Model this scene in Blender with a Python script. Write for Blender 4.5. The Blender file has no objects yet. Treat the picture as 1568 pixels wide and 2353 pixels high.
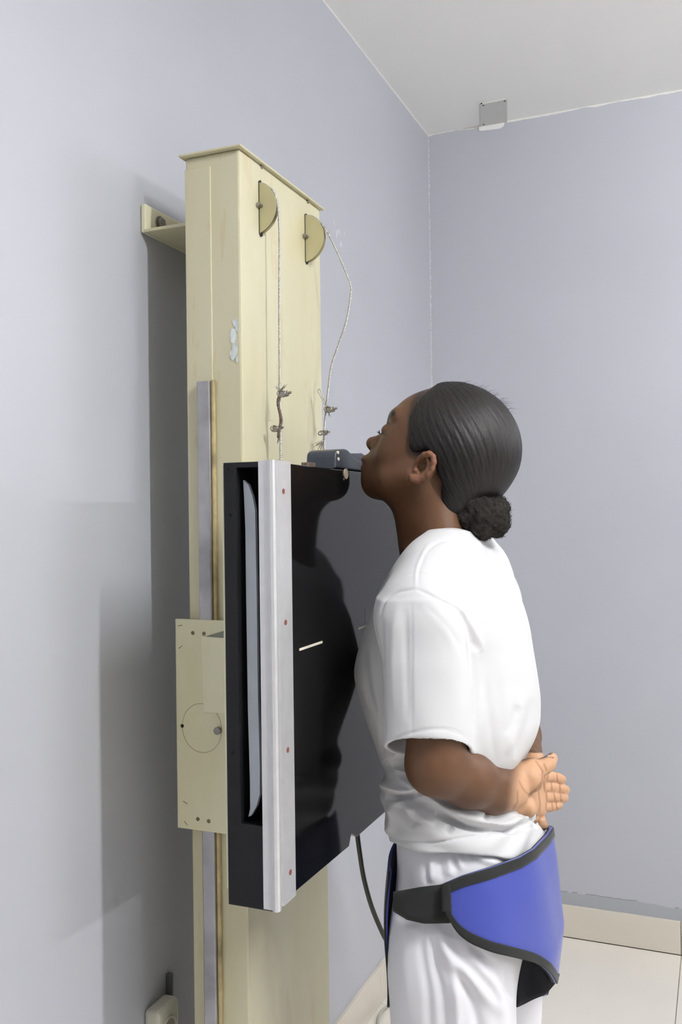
import bpy, bmesh, math, random
import numpy as np
from mathutils import Vector, Matrix
random.seed(4); np.random.seed(4)
SC = bpy.context.scene
COL = SC.collection
# ------------------------------------------------------------------ camera
IW, IH, FPX = 1568, 2353, 2110.0
YAW, PITCH, ROLL = 0.39260712, 0.00768697, -0.01305011
CAM = np.array([0.92, 0.0, 1.371])
def cam_axes():
    cy, sy = math.cos(YAW), math.sin(YAW)
    f = np.array([-sy, cy, 0]); r = np.array([cy, sy, 0]); u = np.array([0, 0, 1.])
    f, u = f*math.cos(PITCH)+u*math.sin(PITCH), u*math.cos(PITCH)-f*math.sin(PITCH)
    r, u = r*math.cos(ROLL)+u*math.sin(ROLL), u*math.cos(ROLL)-r*math.sin(ROLL)
    return r, u, f
RX, UX, FX = cam_axes()
cd = bpy.data.cameras.new('camera'); cam = bpy.data.objects.new('camera', cd); COL.objects.link(cam)
cd.sensor_fit = 'VERTICAL'; cd.sensor_width = 24; cd.sensor_height = 36
cd.lens = 36*FPX/IH; cd.clip_start = 0.02
m = Matrix.Identity(4)
for i in range(3):
    m[i][0] = RX[i]; m[i][1] = UX[i]; m[i][2] = -FX[i]; m[i][3] = CAM[i]
cam.matrix_world = m
SC.camera = cam
# ------------------------------------------------------------------ world, lights, exposure
SC.view_settings.view_transform = 'Standard'; SC.view_settings.look = 'None'
SC.view_settings.gamma = 1; SC.view_settings.use_curve_mapping = False
SC.view_settings.exposure = 0.26
w = bpy.data.worlds.new('world'); SC.world = w; w.use_nodes = True
w.node_tree.nodes['Background'].inputs[0].default_value = (0.9, 0.93, 1, 1)
w.node_tree.nodes['Background'].inputs[1].default_value = 0.3
def area(name, loc, to, sx, sy, power, color=(1, 1, 1), roll=0.0):
    l = bpy.data.lights.new(name, 'AREA'); l.shape = 'RECTANGLE'; l.size = sx; l.size_y = sy
    l.energy = power; l.color = color
    o = bpy.data.objects.new(name, l); COL.objects.link(o); o.location = loc
    d = Vector(to)-Vector(loc)
    o.rotation_euler = (d.to_track_quat('-Z', 'Y').to_matrix() @ Matrix.Rotation(roll, 3, 'Z')).to_euler()
    return o
ROOM_X, ROOM_Y0, ROOM_Y1, ROOM_Z = 5.2, -2.6, 3.057, 2.70
# fluorescent battens, the right-wall one an added unseen fill for the ceiling: (x, y, direction, power)
BATTENS = [((1.86, 0.53), -22.0, 1.15, 480.0), ((ROOM_X, 0.9), 0.0, 1.15, 260.0), ((2.45, ROOM_Y1), 0.0, 1.0, 85.0)]

# ------------------------------------------------------------------ helpers
def ray(px, py): return FX+(px-IW/2)/FPX*RX-(py-IH/2)/FPX*UX
def at(px, py, axis, val):
    """the point on the plane axis=val that the photograph shows at (px, py)"""
    d = ray(px, py); return CAM+(val-CAM[axis])/d[axis]*d
def proj(P):
    v = np.asarray(P, float)-CAM; z = v@FX
    return IW/2+FPX*(v@RX)/z, IH/2-FPX*(v@UX)/z
def A(px, py, y): return at(px, py, 1, y)
def ob(name, me, mats=None, parent=None, smooth=False, **kw):
    o = bpy.data.objects.new(name, me); COL.objects.link(o)
    for mm in (mats if isinstance(mats, (list, tuple)) else [mats]):
        if mm: me.materials.append(mm)
    if parent: o.parent = parent
    if smooth: me.polygons.foreach_set('use_smooth', [True]*len(me.polygons))
    for k, v in kw.items(): o[k] = v
    return o
def empty(name, loc=(0, 0, 0), **kw):
    o = bpy.data.objects.new(name, None); COL.objects.link(o); o.empty_display_size = .05
    o['org'] = 0; del o['org']
    for k, v in kw.items(): o[k] = v
    return o
class MB:
    def __init__(s): s.bm = bmesh.new()
    def box(s, a, b, bev=0.0, seg=2, mi=0):
        a = np.minimum(a, b); b_ = np.maximum(a, b); a = np.array(a, float); b = np.maximum(np.array(b, float), a)
        r = bmesh.ops.create_cube(s.bm, size=1.0)
        vs = r['verts']
        for v in vs:
            v.co = Vector([(a[i]+b[i])/2+v.co[i]*(b[i]-a[i]) for i in range(3)])
        es = list({e for v in vs for e in v.link_edges}); fs = list({f for v in vs for f in v.link_faces})
        for f in fs: f.material_index = mi
        if bev > 0: bmesh.ops.bevel(s.bm, geom=es, offset=bev, segments=seg, profile=.5, affect='EDGES')
        return s
    def prism(s, pts, vec, bev=0.0, seg=2, mi=0):
        vec = Vector(vec)
        n = len(pts); lo = [s.bm.verts.new(Vector(p)) for p in pts]; hi = [s.bm.verts.new(Vector(p)+vec) for p in pts]
        fs = [s.bm.faces.new(lo), s.bm.faces.new(hi[::-1])]
        for i in range(n): fs.append(s.bm.faces.new((lo[i], hi[i], hi[(i+1) % n], lo[(i+1) % n])))
        bmesh.ops.recalc_face_normals(s.bm, faces=fs)
        for f in fs: f.material_index = mi
        if bev > 0:
            es = list({e for f in fs[:2] for e in f.edges})
            bmesh.ops.bevel(s.bm, geom=es, offset=bev, segments=seg, profile=.5, affect='EDGES')
        return s
    def tube(s, pts, r, n=10, mi=0, cap=True):
        pts = [Vector(p) for p in pts]; N = len(pts)
        rr = r if isinstance(r, (list, tuple, np.ndarray)) else [r]*N
        prev = None; rings = []
        for i, p in enumerate(pts):
            t = (pts[min(i+1, N-1)]-pts[max(i-1, 0)]).normalized()
            if prev is None:
                u = t.orthogonal().normalized()
            else:
                u = (prev-t*prev.dot(t)).normalized()
            prev = u; v = t.cross(u)
            rings.append([s.bm.verts.new(p+(u*math.cos(2*math.pi*k/n)+v*math.sin(2*math.pi*k/n))*rr[i]) for k in range(n)])
        for a, b in zip(rings, rings[1:]):
            for k in range(n):
                f = s.bm.faces.new((a[k], a[(k+1) % n], b[(k+1) % n], b[k])); f.smooth = True; f.material_index = mi
        if cap:
            s.bm.faces.new(rings[0][::-1]).material_index = mi; s.bm.faces.new(rings[-1]).material_index = mi
        return s
    def cyl(s, c, axis, r, h, n=24, bev=0.0, mi=0):
        ax = Vector(axis).normalized(); c = Vector(c)
        u = ax.orthogonal().normalized(); v = ax.cross(u)
        pts = [c+(u*math.cos(2*math.pi*k/n)+v*math.sin(2*math.pi*k/n))*r for k in range(n)]
        return s.prism(pts, ax*h, bev, 2, mi)
    def out(s, name, mat, parent=None, smooth=False, **kw):
        me = bpy.data.meshes.new(name); s.bm.normal_update(); s.bm.to_mesh(me); s.bm.free()
        return ob(name, me, mat, parent, smooth, **kw)
def spline(pts, n=8):
    P = [np.array(p, float) for p in pts]; P = [2*P[0]-P[1]]+P+[2*P[-1]-P[-2]]; o = []
    for i in range(1, len(P)-2):
        for t in np.linspace(0, 1, n, endpoint=False):
            a, b, c, d = P[i-1], P[i], P[i+1], P[i+2]
            o.append(.5*((2*b)+(c-a)*t+(2*a-5*b+4*c-d)*t*t+(3*b-a-3*c+d)*t**3))
    o.append(P[-2]); return o
# ------------------------------------------------------------------ materials
class NT:
    def __init__(s, name):
        s.m = bpy.data.materials.new(name); s.m.use_nodes = True; s.t = s.m.node_tree
        s.b = s.t.nodes['Principled BSDF']
    def n(s, typ, **kw):
        nd = s.t.nodes.new(typ)
        for k, v in kw.items():
            if k.startswith('_'): setattr(nd, k[1:], v)
            else: nd.inputs[k.replace('__', ' ')].default_value = v
        return nd
    def l(s, a, b): s.t.links.new(a, b)
    def ramp(s, fac, stops):
        r = s.n('ShaderNodeValToRGB'); e = r.color_ramp.elements
        e[0].position, e[0].color = stops[0][0], (*stops[0][1], 1); e[1].position, e[1].color = stops[-1][0], (*stops[-1][1], 1)
        for p, c in stops[1:-1]:
            x = e.new(p); x.color = (*c, 1)
        s.l(fac, r.inputs[0]); return r.outputs[0]
    def noise(s, scale, detail=3, rough=.5, vec=None, mscale=None):
        nd = s.n('ShaderNodeTexNoise', Scale=scale, Detail=detail, Roughness=rough)
        if vec is None: vec = s.n('ShaderNodeTexCoord').outputs['Object']
        if mscale is not None:
            mp = s.n('ShaderNodeMapping'); mp.inputs['Scale'].default_value = mscale; s.l(vec, mp.inputs[0]); vec = mp.outputs[0]
        s.l(vec, nd.inputs['Vector']); return nd.outputs['Fac']
    def mix(s, fac, a, b):
        nd = s.n('ShaderNodeMix', _data_type='RGBA')
        for sock, v in ((nd.inputs[0], fac), (nd.inputs[6], a), (nd.inputs[7], b)):
            if isinstance(v, (int, float)): sock.default_value = v
            elif isinstance(v, tuple): sock.default_value = (*v, 1)
            else: s.l(v, sock)
        return nd.outputs[2]
    def mth(s, op, a, b=0.0):
        nd = s.n('ShaderNodeMath', _operation=op)
        for sock, v in ((nd.inputs[0], a), (nd.inputs[1], b)):
            if isinstance(v, (int, float)): sock.default_value = v
            else: s.l(v, sock)
        return nd.outputs[0]
    def bump(s, h, strength=.2, dist=.002):
        nd = s.n('ShaderNodeBump', Strength=strength, Distance=dist); s.l(h, nd.inputs['Height']); s.l(nd.outputs[0], s.b.inputs['Normal'])
    def set(s, **kw):
        for k, v in kw.items():
            k = k.replace('_', ' ')
            if isinstance(v, (int, float, tuple)): s.b.inputs[k].default_value = (*v, 1) if isinstance(v, tuple) and len(v) == 3 and k != 'Subsurface Radius' else v
            else: s.l(v, s.b.inputs[k])
        return s.m
def plain(name, c, rough=.5, metal=0.0, spec=.5, var=.06, sc=30, bump=0.0, coat=0.0):
    t = NT(name); nz = t.noise(sc, 4)
    c1 = tuple(max(0, x*(1-var)) for x in c); c2 = tuple(x*(1+var) for x in c)
    col = t.ramp(nz, [(.3, c1), (.7, c2)])
    if bump: t.bump(t.noise(sc*6, 3), bump, .001)
    return t.set(Base_Color=col, Roughness=rough, Metallic=metal, Specular_IOR_Level=spec, Coat_Weight=coat)

WALLC = (0.485, 0.497, 0.545)
def wall_mat(name, back=False):
    t = NT(name)
    big = t.noise(1.3, 3, .5); fine = t.noise(90, 3)
    col = t.ramp(big, [(.3, tuple(x*.965 for x in WALLC)), (.7, tuple(x*1.03 for x in WALLC))])
    pos = t.n('ShaderNodeNewGeometry').outputs['Position']; sp = t.n('ShaderNodeSeparateXYZ'); t.l(pos, sp.inputs[0])
    wv = t.noise(14, 4, .6, vec=pos)
    # ragged white paint edge under the ceiling
    zz = t.mth('ADD', sp.outputs[2], t.mth('MULTIPLY', t.mth('SUBTRACT', wv, .5), .022 if back else .006))
    top = t.mth('GREATER_THAN', zz, ROOM_Z-.005)
    col = t.mix(top, col, (.72, .71, .69))
    # paint beads along the corner
    nz2 = t.noise(120, 4, .7, vec=pos)
    if back: edge = t.mth('LESS_THAN', sp.outputs[0], t.mth('MULTIPLY', t.mth('SUBTRACT', nz2, .38), .018))
    else: edge = t.mth('GREATER_THAN', sp.outputs[1], t.mth('SUBTRACT', ROOM_Y1, t.mth('MULTIPLY', t.mth('SUBTRACT', nz2, .40), .014)))
    col = t.mix(t.mth('MULTIPLY', edge, .55), col, (.8, .8, .8))
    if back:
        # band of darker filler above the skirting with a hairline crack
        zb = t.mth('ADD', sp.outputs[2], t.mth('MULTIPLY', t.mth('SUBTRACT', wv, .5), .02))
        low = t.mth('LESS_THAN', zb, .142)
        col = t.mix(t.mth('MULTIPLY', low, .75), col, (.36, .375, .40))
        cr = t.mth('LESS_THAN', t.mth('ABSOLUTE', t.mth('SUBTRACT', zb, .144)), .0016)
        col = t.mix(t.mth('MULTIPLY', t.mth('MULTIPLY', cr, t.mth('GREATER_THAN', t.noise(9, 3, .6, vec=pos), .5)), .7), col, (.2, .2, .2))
    else:
        # white scuffs beside the pulleys
        dv = t.n('ShaderNodeVectorMath', _operation='DISTANCE'); t.l(pos, dv.inputs[0]); dv.inputs[1].default_value = tuple(at(778, 540, 0, 0))
        sc_ = t.noise(38, 5, .7, vec=pos, mscale=(1, 1.6, .5))
        mk = t.mth('MULTIPLY', t.mth('LESS_THAN', dv.outputs[1], .12), t.mth('GREATER_THAN', sc_, t.mth('ADD', .56, t.mth('MULTIPLY', dv.outputs[1], 1.3))))
        col = t.mix(t.mth('MULTIPLY', mk, .7), col, (.86, .86, .88))
    t.bump(t.mth('ADD', t.mth('MULTIPLY', fine, .3), t.noise(7, 3)), .12, .004)
    return t.set(Base_Color=col, Roughness=.42, Specular_IOR_Level=.4)
M = {}
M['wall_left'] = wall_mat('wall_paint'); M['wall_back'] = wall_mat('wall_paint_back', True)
M['ceiling'] = plain('ceiling_paint', (.93, .925, .91), .7, var=.015, sc=2)
def tile(name, c):
    t = NT(name); v = t.noise(2.2, 5, .6); col = t.ramp(v, [(.3, tuple(x*.94 for x in c)), (.7, c)])
    return t.set(Base_Color=col, Roughness=.22, Specular_IOR_Level=.5)
M['floor'] = tile('floor_tile', (.80, .76, .69)); M['skirt'] = tile('skirting_tile', (.70, .65, .56))
M['grout'] = plain('grout', (.28, .24, .2), .8)
def beige(name, c=(.595, .56, .385), rust=True):
    t = NT(name)
    a = t.noise(6, 5, .6, mscale=(1, 1, .35)); b = t.noise(55, 4, .6)
    col = t.ramp(a, [(.25, (c[0]*.93, c[1]*.90, c[2]*.78)), (.5, c), (.75, (c[0]*1.07, c[1]*1.08, c[2]*1.16))])
    if rust:
        s1 = t.noise(16, 5, .65, mscale=(1, 1, .18))
        col = t.mix(t.mth('MULTIPLY', t.mth('GREATER_THAN', s1, .60), .22), col, (.50, .36, .15))
    t.bump(b, .12, .001)
    return t.set(Base_Color=col, Roughness=.38, Specular_IOR_Level=.5)
M['beige'] = beige('beige_enamel'); M['beige_plate'] = beige('carriage_enamel', (.72, .69, .48), False)
M['beige_pale'] = beige('pale_enamel', (.78, .75, .55), False)
M['black'] = plain('black_lacquer', (.005, .005, .0055), 0.07, spec=.32, var=.1, sc=8, coat=.0)
M['black_side'] = plain('black_side_paint', (.006, .0065, .0075), .38, spec=.3, var=.1)
M['slot'] = plain('slot_black', (.004, .004, .004), .6, spec=.2)
M['alu'] = plain('brushed_aluminium', (.70, .70, .71), .42, metal=.55, var=.03, sc=60, bump=.1)
M['rail'] = plain('worn_steel_rail', (.42, .41, .42), .38, metal=.7, var=.22, sc=18, bump=.1)
M['railrust'] = plain('rusty_rail_edge', (.46, .37, .19), .6, var=.4, sc=25, bump=.3)
M['grey'] = plain('grey_cassette_edge', (.50, .54, .60), .45, var=.05)
M['steel'] = plain('bolt_steel', (.30, .28, .26), .35, metal=.8, var=.2)
M['dark'] = plain('dark_hole', (.01, .009, .008), .8)
M['rivet'] = plain('red_brown_rivet', (.22, .07, .06), .5, var=.3, sc=200)
M['pulley'] = plain('pulley_enamel', (.50, .46, .27), .4, var=.1, sc=12)
M['pulleyrim'] = plain('pulley_rim', (.13, .10, .09), .5, var=.3)
M['wire'] = plain('wire_rope', (.50, .49, .46), .38, metal=.75, var=.3, sc=300)
M['rustwire'] = plain('rusted_wire', (.17, .125, .10), .6, metal=.3, var=.4, sc=300)
M['mark'] = plain('cream_inlay', (.85, .80, .66), .5)
M['rubber'] = plain('chin_rubber', (.035, .042, .055), .38, var=.2, sc=12)
M['cable'] = plain('cable_sheath', (.062, .060, .045), .5)
M['cable_grey'] = plain('grey_cable', (.40, .40, .36), .5)
M['socket'] = plain('socket_plastic', (.62, .60, .50), .35)
M['plate'] = plain('cover_plate', (.62, .63, .60), .5, var=.02)
M['plaster'] = plain('plaster', (.82, .81, .80), .8, var=.03)
M['lampwhite'] = plain('lamp_body', (.8, .8, .8), .4)

# ------------------------------------------------------------------ room
S = 'structure'
T = .12
MB().box((-T, ROOM_Y0-T, -.0), (0, ROOM_Y1+T, ROOM_Z)).out('wall_left', M['wall_left'], kind=S)
MB().box((0, ROOM_Y1, 0), (ROOM_X, ROOM_Y1+T, ROOM_Z)).out('wall_back', M['wall_back'], kind=S)
MB().box((ROOM_X, ROOM_Y0-T, 0), (ROOM_X+T, ROOM_Y1+T, ROOM_Z)).out('wall_right', plain('wall_paint_right', (.25, .25, .26), .45, var=.03, sc=2), kind=S)
MB().box((0, ROOM_Y0-T, 0), (ROOM_X, ROOM_Y0, ROOM_Z)).out('wall_front', plain('wall_paint_front', (.25, .25, .26), .45, var=.03, sc=2), kind=S)
MB().box((-T, ROOM_Y0-T, ROOM_Z), (ROOM_X+T, ROOM_Y1+T, ROOM_Z+T)).out('ceiling', M['ceiling'], kind=S)
# floor of 60 cm tiles with grout lines modelled as gaps over a grout bed
fl = MB(); fl.box((-T, ROOM_Y0-T, -.1), (ROOM_X+T, ROOM_Y1+T, -.002), mi=1)
tx = at(1567, 2190, 2, 0)[0]
gx = [tx+(i-8)*.6 for i in range(18)]; gy = [ROOM_Y1-.012-i*.6 for i in range(12)]
for i in range(len(gx)-1):
    for j in range(len(gy)-1):
        x0, x1 = max(gx[i]+.0012, 0), min(gx[i+1]-.0012, ROOM_X); y0, y1 = max(gy[j+1]+.0008, ROOM_Y0), gy[j]-.0008
        if x1 > x0 and y1 > y0: fl.box((x0, y0, -.002), (x1, y1, 0))
fl.out('floor', [M['floor'], M['grout']], kind=S)
sk = MB()
for i in range(len(gx)-1):
    x0, x1 = max(gx[i]+.001, .0), min(gx[i+1]-.001, ROOM_X)
    if x1 > x0: sk.box((x0, ROOM_Y1-.011, .0015), (x1, ROOM_Y1, .103), .001)
sk.out('baseboard_back', M['skirt'], kind=S)
sk = MB()
for j in range(len(gy)-1):
    y0, y1 = max(gy[j+1]+.0008, ROOM_Y0), gy[j]-.0008
    if y1 > y0: sk.box((0, y0, .0015), (.011, y1, .103), .001)
sk.out('baseboard_left', M['skirt'], kind=S)
# battens (out of frame, they light the room; the right-wall one is added fill)
for i, ((bx_, by_), dg, ln, pw) in enumerate(BATTENS):
    e = empty('tube_light', label=['white tube light batten on the ceiling right of the stand', 'added fill light, white tube batten out of view high on the right wall', 'white tube light batten mounted high on the back wall'][i], category='lamp')
    MB().box((-ln/2-.03, -.03, -.045), (ln/2+.03, .03, 0), .004).out('lamp_body', M['lampwhite'], e)
    for s_ in (-1, 1): MB().box((s_*ln/2-.012 if s_ < 0 else ln/2, -.014, -.08), (s_*ln/2 if s_ < 0 else ln/2+.012, .014, -.045)).out('lamp_holder', M['lampwhite'], e)
    lt = NT('tube_glow'); lt.set(Base_Color=(.9, .9, .9), Emission_Color=(.985, .99, 1.0), Emission_Strength=pw)
    MB().cyl((-ln/2, 0, -.066), (1, 0, 0), .013, ln, 16).out('lamp_tube', lt.m, e)
    e.location = (bx_, by_, ROOM_Z); e.rotation_euler = (0, 0, math.radians(dg))
    if i == 1: e.location = (ROOM_X-.002, by_, 2.22); e.rotation_euler = (math.radians(-90), 0, math.radians(-90))
    if i == 2: e.location = (bx_, ROOM_Y1-.002, 2.22); e.rotation_euler = (math.radians(-90), 0, 0)
# blank cover plate at the top of the back wall
cp = empty('cover_plate', label='small grey blank cover plate under the ceiling near the corner', category='cover plate')
c4 = [at(*p, 2, ROOM_Z) for p in ((1103, 237), (1166, 224), (1167.5, 279), (1106, 290))]
for q in c4: q[1] = min(q[1], ROOM_Y1-.002)
MB().prism([Vector(q) for q in c4], (0, 0, -.006), .001).out('plate', M['plate'], cp)
for p in ((1107, 238), (1111, 242), (1160, 232), (1112, 286)):
    q = at(*p, 2, ROOM_Z-.006); MB().cyl(q+np.array([0, 0, .001]), (0, 0, -1), .0028, .002, 10).out('screw', M['dark'], cp)
pp = [at(x, y, 1, ROOM_Y1) for x, y in ((1101, 289), (1101, 301), (1107, 301.5), (1135, 298.5), (1150, 296), (1158, 290), (1161, 280), (1166, 279))]
MB().prism([Vector(q) for q in pp], (0, -.004, 0), .001).out('plaster_patch', M['plaster'], cp)

# ------------------------------------------------------------------ column of the stand
YC = 1.305; CX0 = A(428, 700, YC)[0]; CX1 = A(553.5, 700, YC)[0]; CY1 = at(738.5, 700, 0, CX1)[1]; CZ = A(551, 340, YC)[2]
stand = empty('column', label='tall cream enamelled metal column of the chest stand, bracketed to the wall', category='column')
hb = MB(); hb.box((CX0, YC+.0015, .0), (CX1, CY1, CZ), .004, 2)
xs = A(487, 700, YC)[0]
hb.box((CX0+.0005, YC-.001, .002), (xs, YC+.003, CZ-.02), .001)      # lapped side panel
hb.out('column_body', M['beige'], stand)
MB().box((CX0-.007, YC-.008, CZ), (CX1+.007, CY1+.008, CZ+.004), .0015).out('top_cap', M['beige'], stand)
def scr(p, ax, r, h, parent, name='screw', mat='steel'):
    return MB().cyl(p, ax, r, h, 16, .0006).out(name, M[mat], parent)
for (x, y) in ((600, 384), (706, 464)): scr(at(x, y, 0, CX1-.001), (1, 0, 0), .0035, .003, stand)
PUL = []
for i, (px, py, hh, ex) in enumerate(((598, 479, 60, 637.5), (703.5, 549, 54, 746.5))):
    c = at(px, py, 0, CX1); z1 = at(px, py-hh, 0, CX1)[2]; R_ = z1-c[2]
    xe = A(ex, py, c[1])[0]; cx = xe-R_
    pl = MB(); n = 48
    pts = [Vector((cx+R_*math.cos(a), c[1]-.004, c[2]+R_*math.sin(a))) for a in [2*math.pi*k/n for k in range(n)]]
    pl.prism(pts, (0, .001, 0))
    pts = [p+Vector((0, .009, 0)) for p in pts]; pl.prism(pts, (0, .001, 0))
    po = pl.out('pulley', M['pulley'], stand)
    MB().cyl((cx, c[1]-.003, c[2]), (0, 1, 0), R_-.0035, .008, 40).out('groove', M['pulleyrim'], po)
    sl = MB(); zz = R_+.004
    pts = [Vector((0, -.0055, -zz+.004)), Vector((0, 0, -zz)), Vector((0, .0075, -zz+.004)), Vector((0, .0075, zz-.004)), Vector((0, .002, zz)), Vector((0, -.0055, zz-.004))]
    sl.prism([Vector((CX1-.001, c[1], c[2]))+p for p in pts], (.0018, 0, 0)).out('pulley_slot', M['dark'], stand)
    scr((CX1, c[1]-.011, c[2]+.002), (1, 0, 0), .0045, .004, stand, 'pulley_bolt'); 
    MB().cyl((CX1+.005, c[1]-.016, c[2]+.002), (0, 1, 0), .0028, .012, 12).out('axle_pin', M['steel'], stand)
    PUL.append((cx, c[1], c[2], R_))
# steel guide rail down the side face, upper and lower length
rx0, rx1 = A(463, 1100, YC)[0], A(491, 1100, YC)[0]
zt = A(480, 877, YC)[2]
MB().box((rx0, YC-.012, .02), (rx1, YC+.0005, zt), .002).out('guide_rail', M['rail'], stand)
MB().box((rx1+.0002, YC-.007, .02), (rx1+.006, YC+.0005, zt+.002), .002).out('rail_edge', M['railrust'], stand)
# chipped paint on the front arris
cb = MB()
for (x, y, sx, sy) in ((541, 742, 7, 12), (537, 772, 8, 22), (540, 800, 7, 20), (536, 815, 8, 14), (545, 752, 4, 14), (545, 826, 3, 10)):
    n = 11; q = []
    for k in range(n):
        a = 2*math.pi*k/n; rr = .7+.3*random.random(); q.append(A(x+sx*rr*math.cos(a), y+sy*rr*math.sin(a), YC+.0014-.00008*len(cb.bm.verts)/22))
    cb.prism([Vector(v) for v in q], (0, -.0006, 0))
cb.out('paint_chip', plain('bare_primer', (.62, .66, .66), .5, var=.3, sc=60), stand)
# wall bracket
bk = empty('wall_bracket'); bk.parent = stand
zb0, zb1 = at(333, 540, 0, 0)[2], at(331, 474, 0, 0)[2]; yb = at(331, 474, 0, 0)[1]-.012
zc0 = A(424, 592, YC+.01)[2]
MB().box((.001, yb, zb0), (.011, CY1+.04, zb1), .0025).out('wall_flange', M['beige_pale'], bk)
MB().box((.006, yb, zb0), (CX0-.001, CY1+.04, zb0+.006), .0015).out('shelf_flange', M['beige'], bk)
MB().box((CX0-.007, yb, zc0), (CX0-.001, CY1+.04, zb0+.006), .0015).out('column_flange', M['beige_pale'], bk)
bp = at(368, 514, 0, .012)
MB().cyl(bp, (1, 0, 0), .0105, .007, 6, .0015).out('bolt', M['steel'], bk)
MB().cyl(bp-np.array([.001, 0, 0]), (1, 0, 0), .013, .0025, 24).out('washer', M['steel'], bk)

# ------------------------------------------------------------------ cassette holder
YS = 1.10
XB = A(513, 1100, YS)[0]; XS = A(597, 1100, YS)[0]; XE = A(633, 1100, YS)[0]; XF = XE-.012
ZT = A(598, 1060, YS)[2]; ZB = at(683, 2046, 0, XF)[2]; YF = 1.72
hold = empty('cassette_holder', label='black glossy x-ray cassette holder sliding on the cream column', category='cassette holder')
sh = MB()
def yz(x, y):
    q = at(x, y, 0, XF); return (q[1], q[2])
outl = [(YS, ZT), (YF, ZT), (YF, yz(890, 1858)[1]), yz(822, 1929), yz(808, 1917), yz(803, 1945), (YS, ZB)]
outl[2] = (YF, ZB); outl[3] = (yz(822, 1929)[0], ZB)
sh.prism([Vector((XB+.0, y, z)) for y, z in [(YS+.045, ZT), (YF, ZT)]+outl[2:-1]+[(YS+.045, ZB)]], (XF-XB, 0, 0), .0015)
sh.out('housing', M['black'], hold)
# near side frame round the cassette slot
xr = A(549, 1500, YS)[0]; z_s1 = A(575, 1074, YS)[2]; z_s0 = A(590, 1897, YS)[2]
MB().prism([Vector((x, YS, z)) for x, z in ((XB, ZB), (XF, ZB), (XF, z_s0), (xr, z_s0), (xr, z_s1), (XF, z_s1), (XF, ZT), (XB, ZT))], (0, .045, 0), .0015).out('side_frame', M['black_side'], hold)
MB().box((xr, YS+.040, z_s0), (XF, YS+.0448, z_s1)).out('slot_back', M['slot'], hold)
cs = [(559, 1103), (571, 1114), (580, 1138), (586.5, 1172), (588, 1240), (590.5, 1380), (593, 1603), (597.5, 1763), (597, 1826), (590, 1852), (578, 1874), (571, 1877), (575, 1858), (574.5, 1795), (570, 1635), (566, 1380), (564, 1218), (561, 1141)]
MB().prism([Vector(A(x, y, YS+.012)) for x, y in cs], (0, .006, 0)).out('grid_edge', M['grey'], hold)
# aluminium corner extrusion
yn = YS-.004; y1 = at(668.5, 1100, 0, XE)[1]
pf = [(XS, yn), (XE-.010, yn), (XE-.008, yn-.003), (XE-.004, yn-.0045), (XE-.0005, yn-.003), (XE+.001, yn+.001), (XE+.0005, yn+.006), (XE-.004, yn+.009), (XE-.0045, yn+.013), (XE, yn+.015), (XE, y1), (XF+.0005, y1), (XF+.0005, YS+.004), (XS, YS+.002)]
zs0 = A(620, 2088, YS)[2]; zs1 = ZB
sp_ = MB().prism([Vector((x, y, zs0)) for x, y in pf[:9]+[(XF, yn+.012), (XF, YS+.004), (XS, YS+.002)]], (0, 0, ZT+.001-zs0))
sp_.prism([Vector((x, y, at(658, 2078, 0, XE)[2])) for x, y in ((XF+.0005, yn+.013), (XE, yn+.0145), (XE, y1), (XF+.0005, y1))], (0, 0, ZT+.001-at(658, 2078, 0, XE)[2]))
strip = sp_.out('aluminium_strip', M['alu'], hold)
for (x, y) in ((650, 1129), (655, 1430), (660, 1723), (666, 2004)):
    MB().cyl(at(x, y, 0, XE-.001), (1, 0, 0), .0038, .0016, 14).out('rivet', M['rivet'], strip)
# inlaid marks and screw on the front plate
def bar(p0, p1, w_, name='centre_mark'):
    a, b = at(*p0, 0, XF), at(*p1, 0, XF); a[0] = b[0] = XF-.0004
    d = (b-a)/np.linalg.norm(b-a); nrm = np.cross(d, [1, 0, 0])*w_/2
    MB().prism([Vector(v) for v in (a-nrm, b-nrm, b+nrm, a+nrm)], (.0009, 0, 0)).out(name, M['mark'], hold)
bar((688, 1493), (741, 1475), .0036); bar((824, 1444.5), (843, 1437.5), .0034); bar((838.5, 1395), (840.5, 1440), .0007, 'scribed_line')
MB().cyl(at(793, 1089, 0, XF-.001), (1, 0, 0), .0085, .003, 20, .0008).out('screw', plain('brass_screw', (.52, .42, .30), .4, metal=.5, var=.2), hold)
MB().cyl(at(789, 1101, 0, XF-.001), (1, 0, 0), .0022, .002, 10).out('screw', M['steel'], hold)
for (x, y) in ((525, 1078), (530, 1183), (535, 1730)): MB().cyl(A(x, y, YS+.0005), (0, -1, 0), .002, .0012, 10).out('screw', M['slot'], hold)
MB().box(at(703, 1066, 0, XF-.02)-np.array([.008, .0, .004]), at(720, 1064, 0, XF-.02)+np.array([.003, .002, .0]), .001).out('rusty_clip', M['rustwire'], hold)
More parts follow.
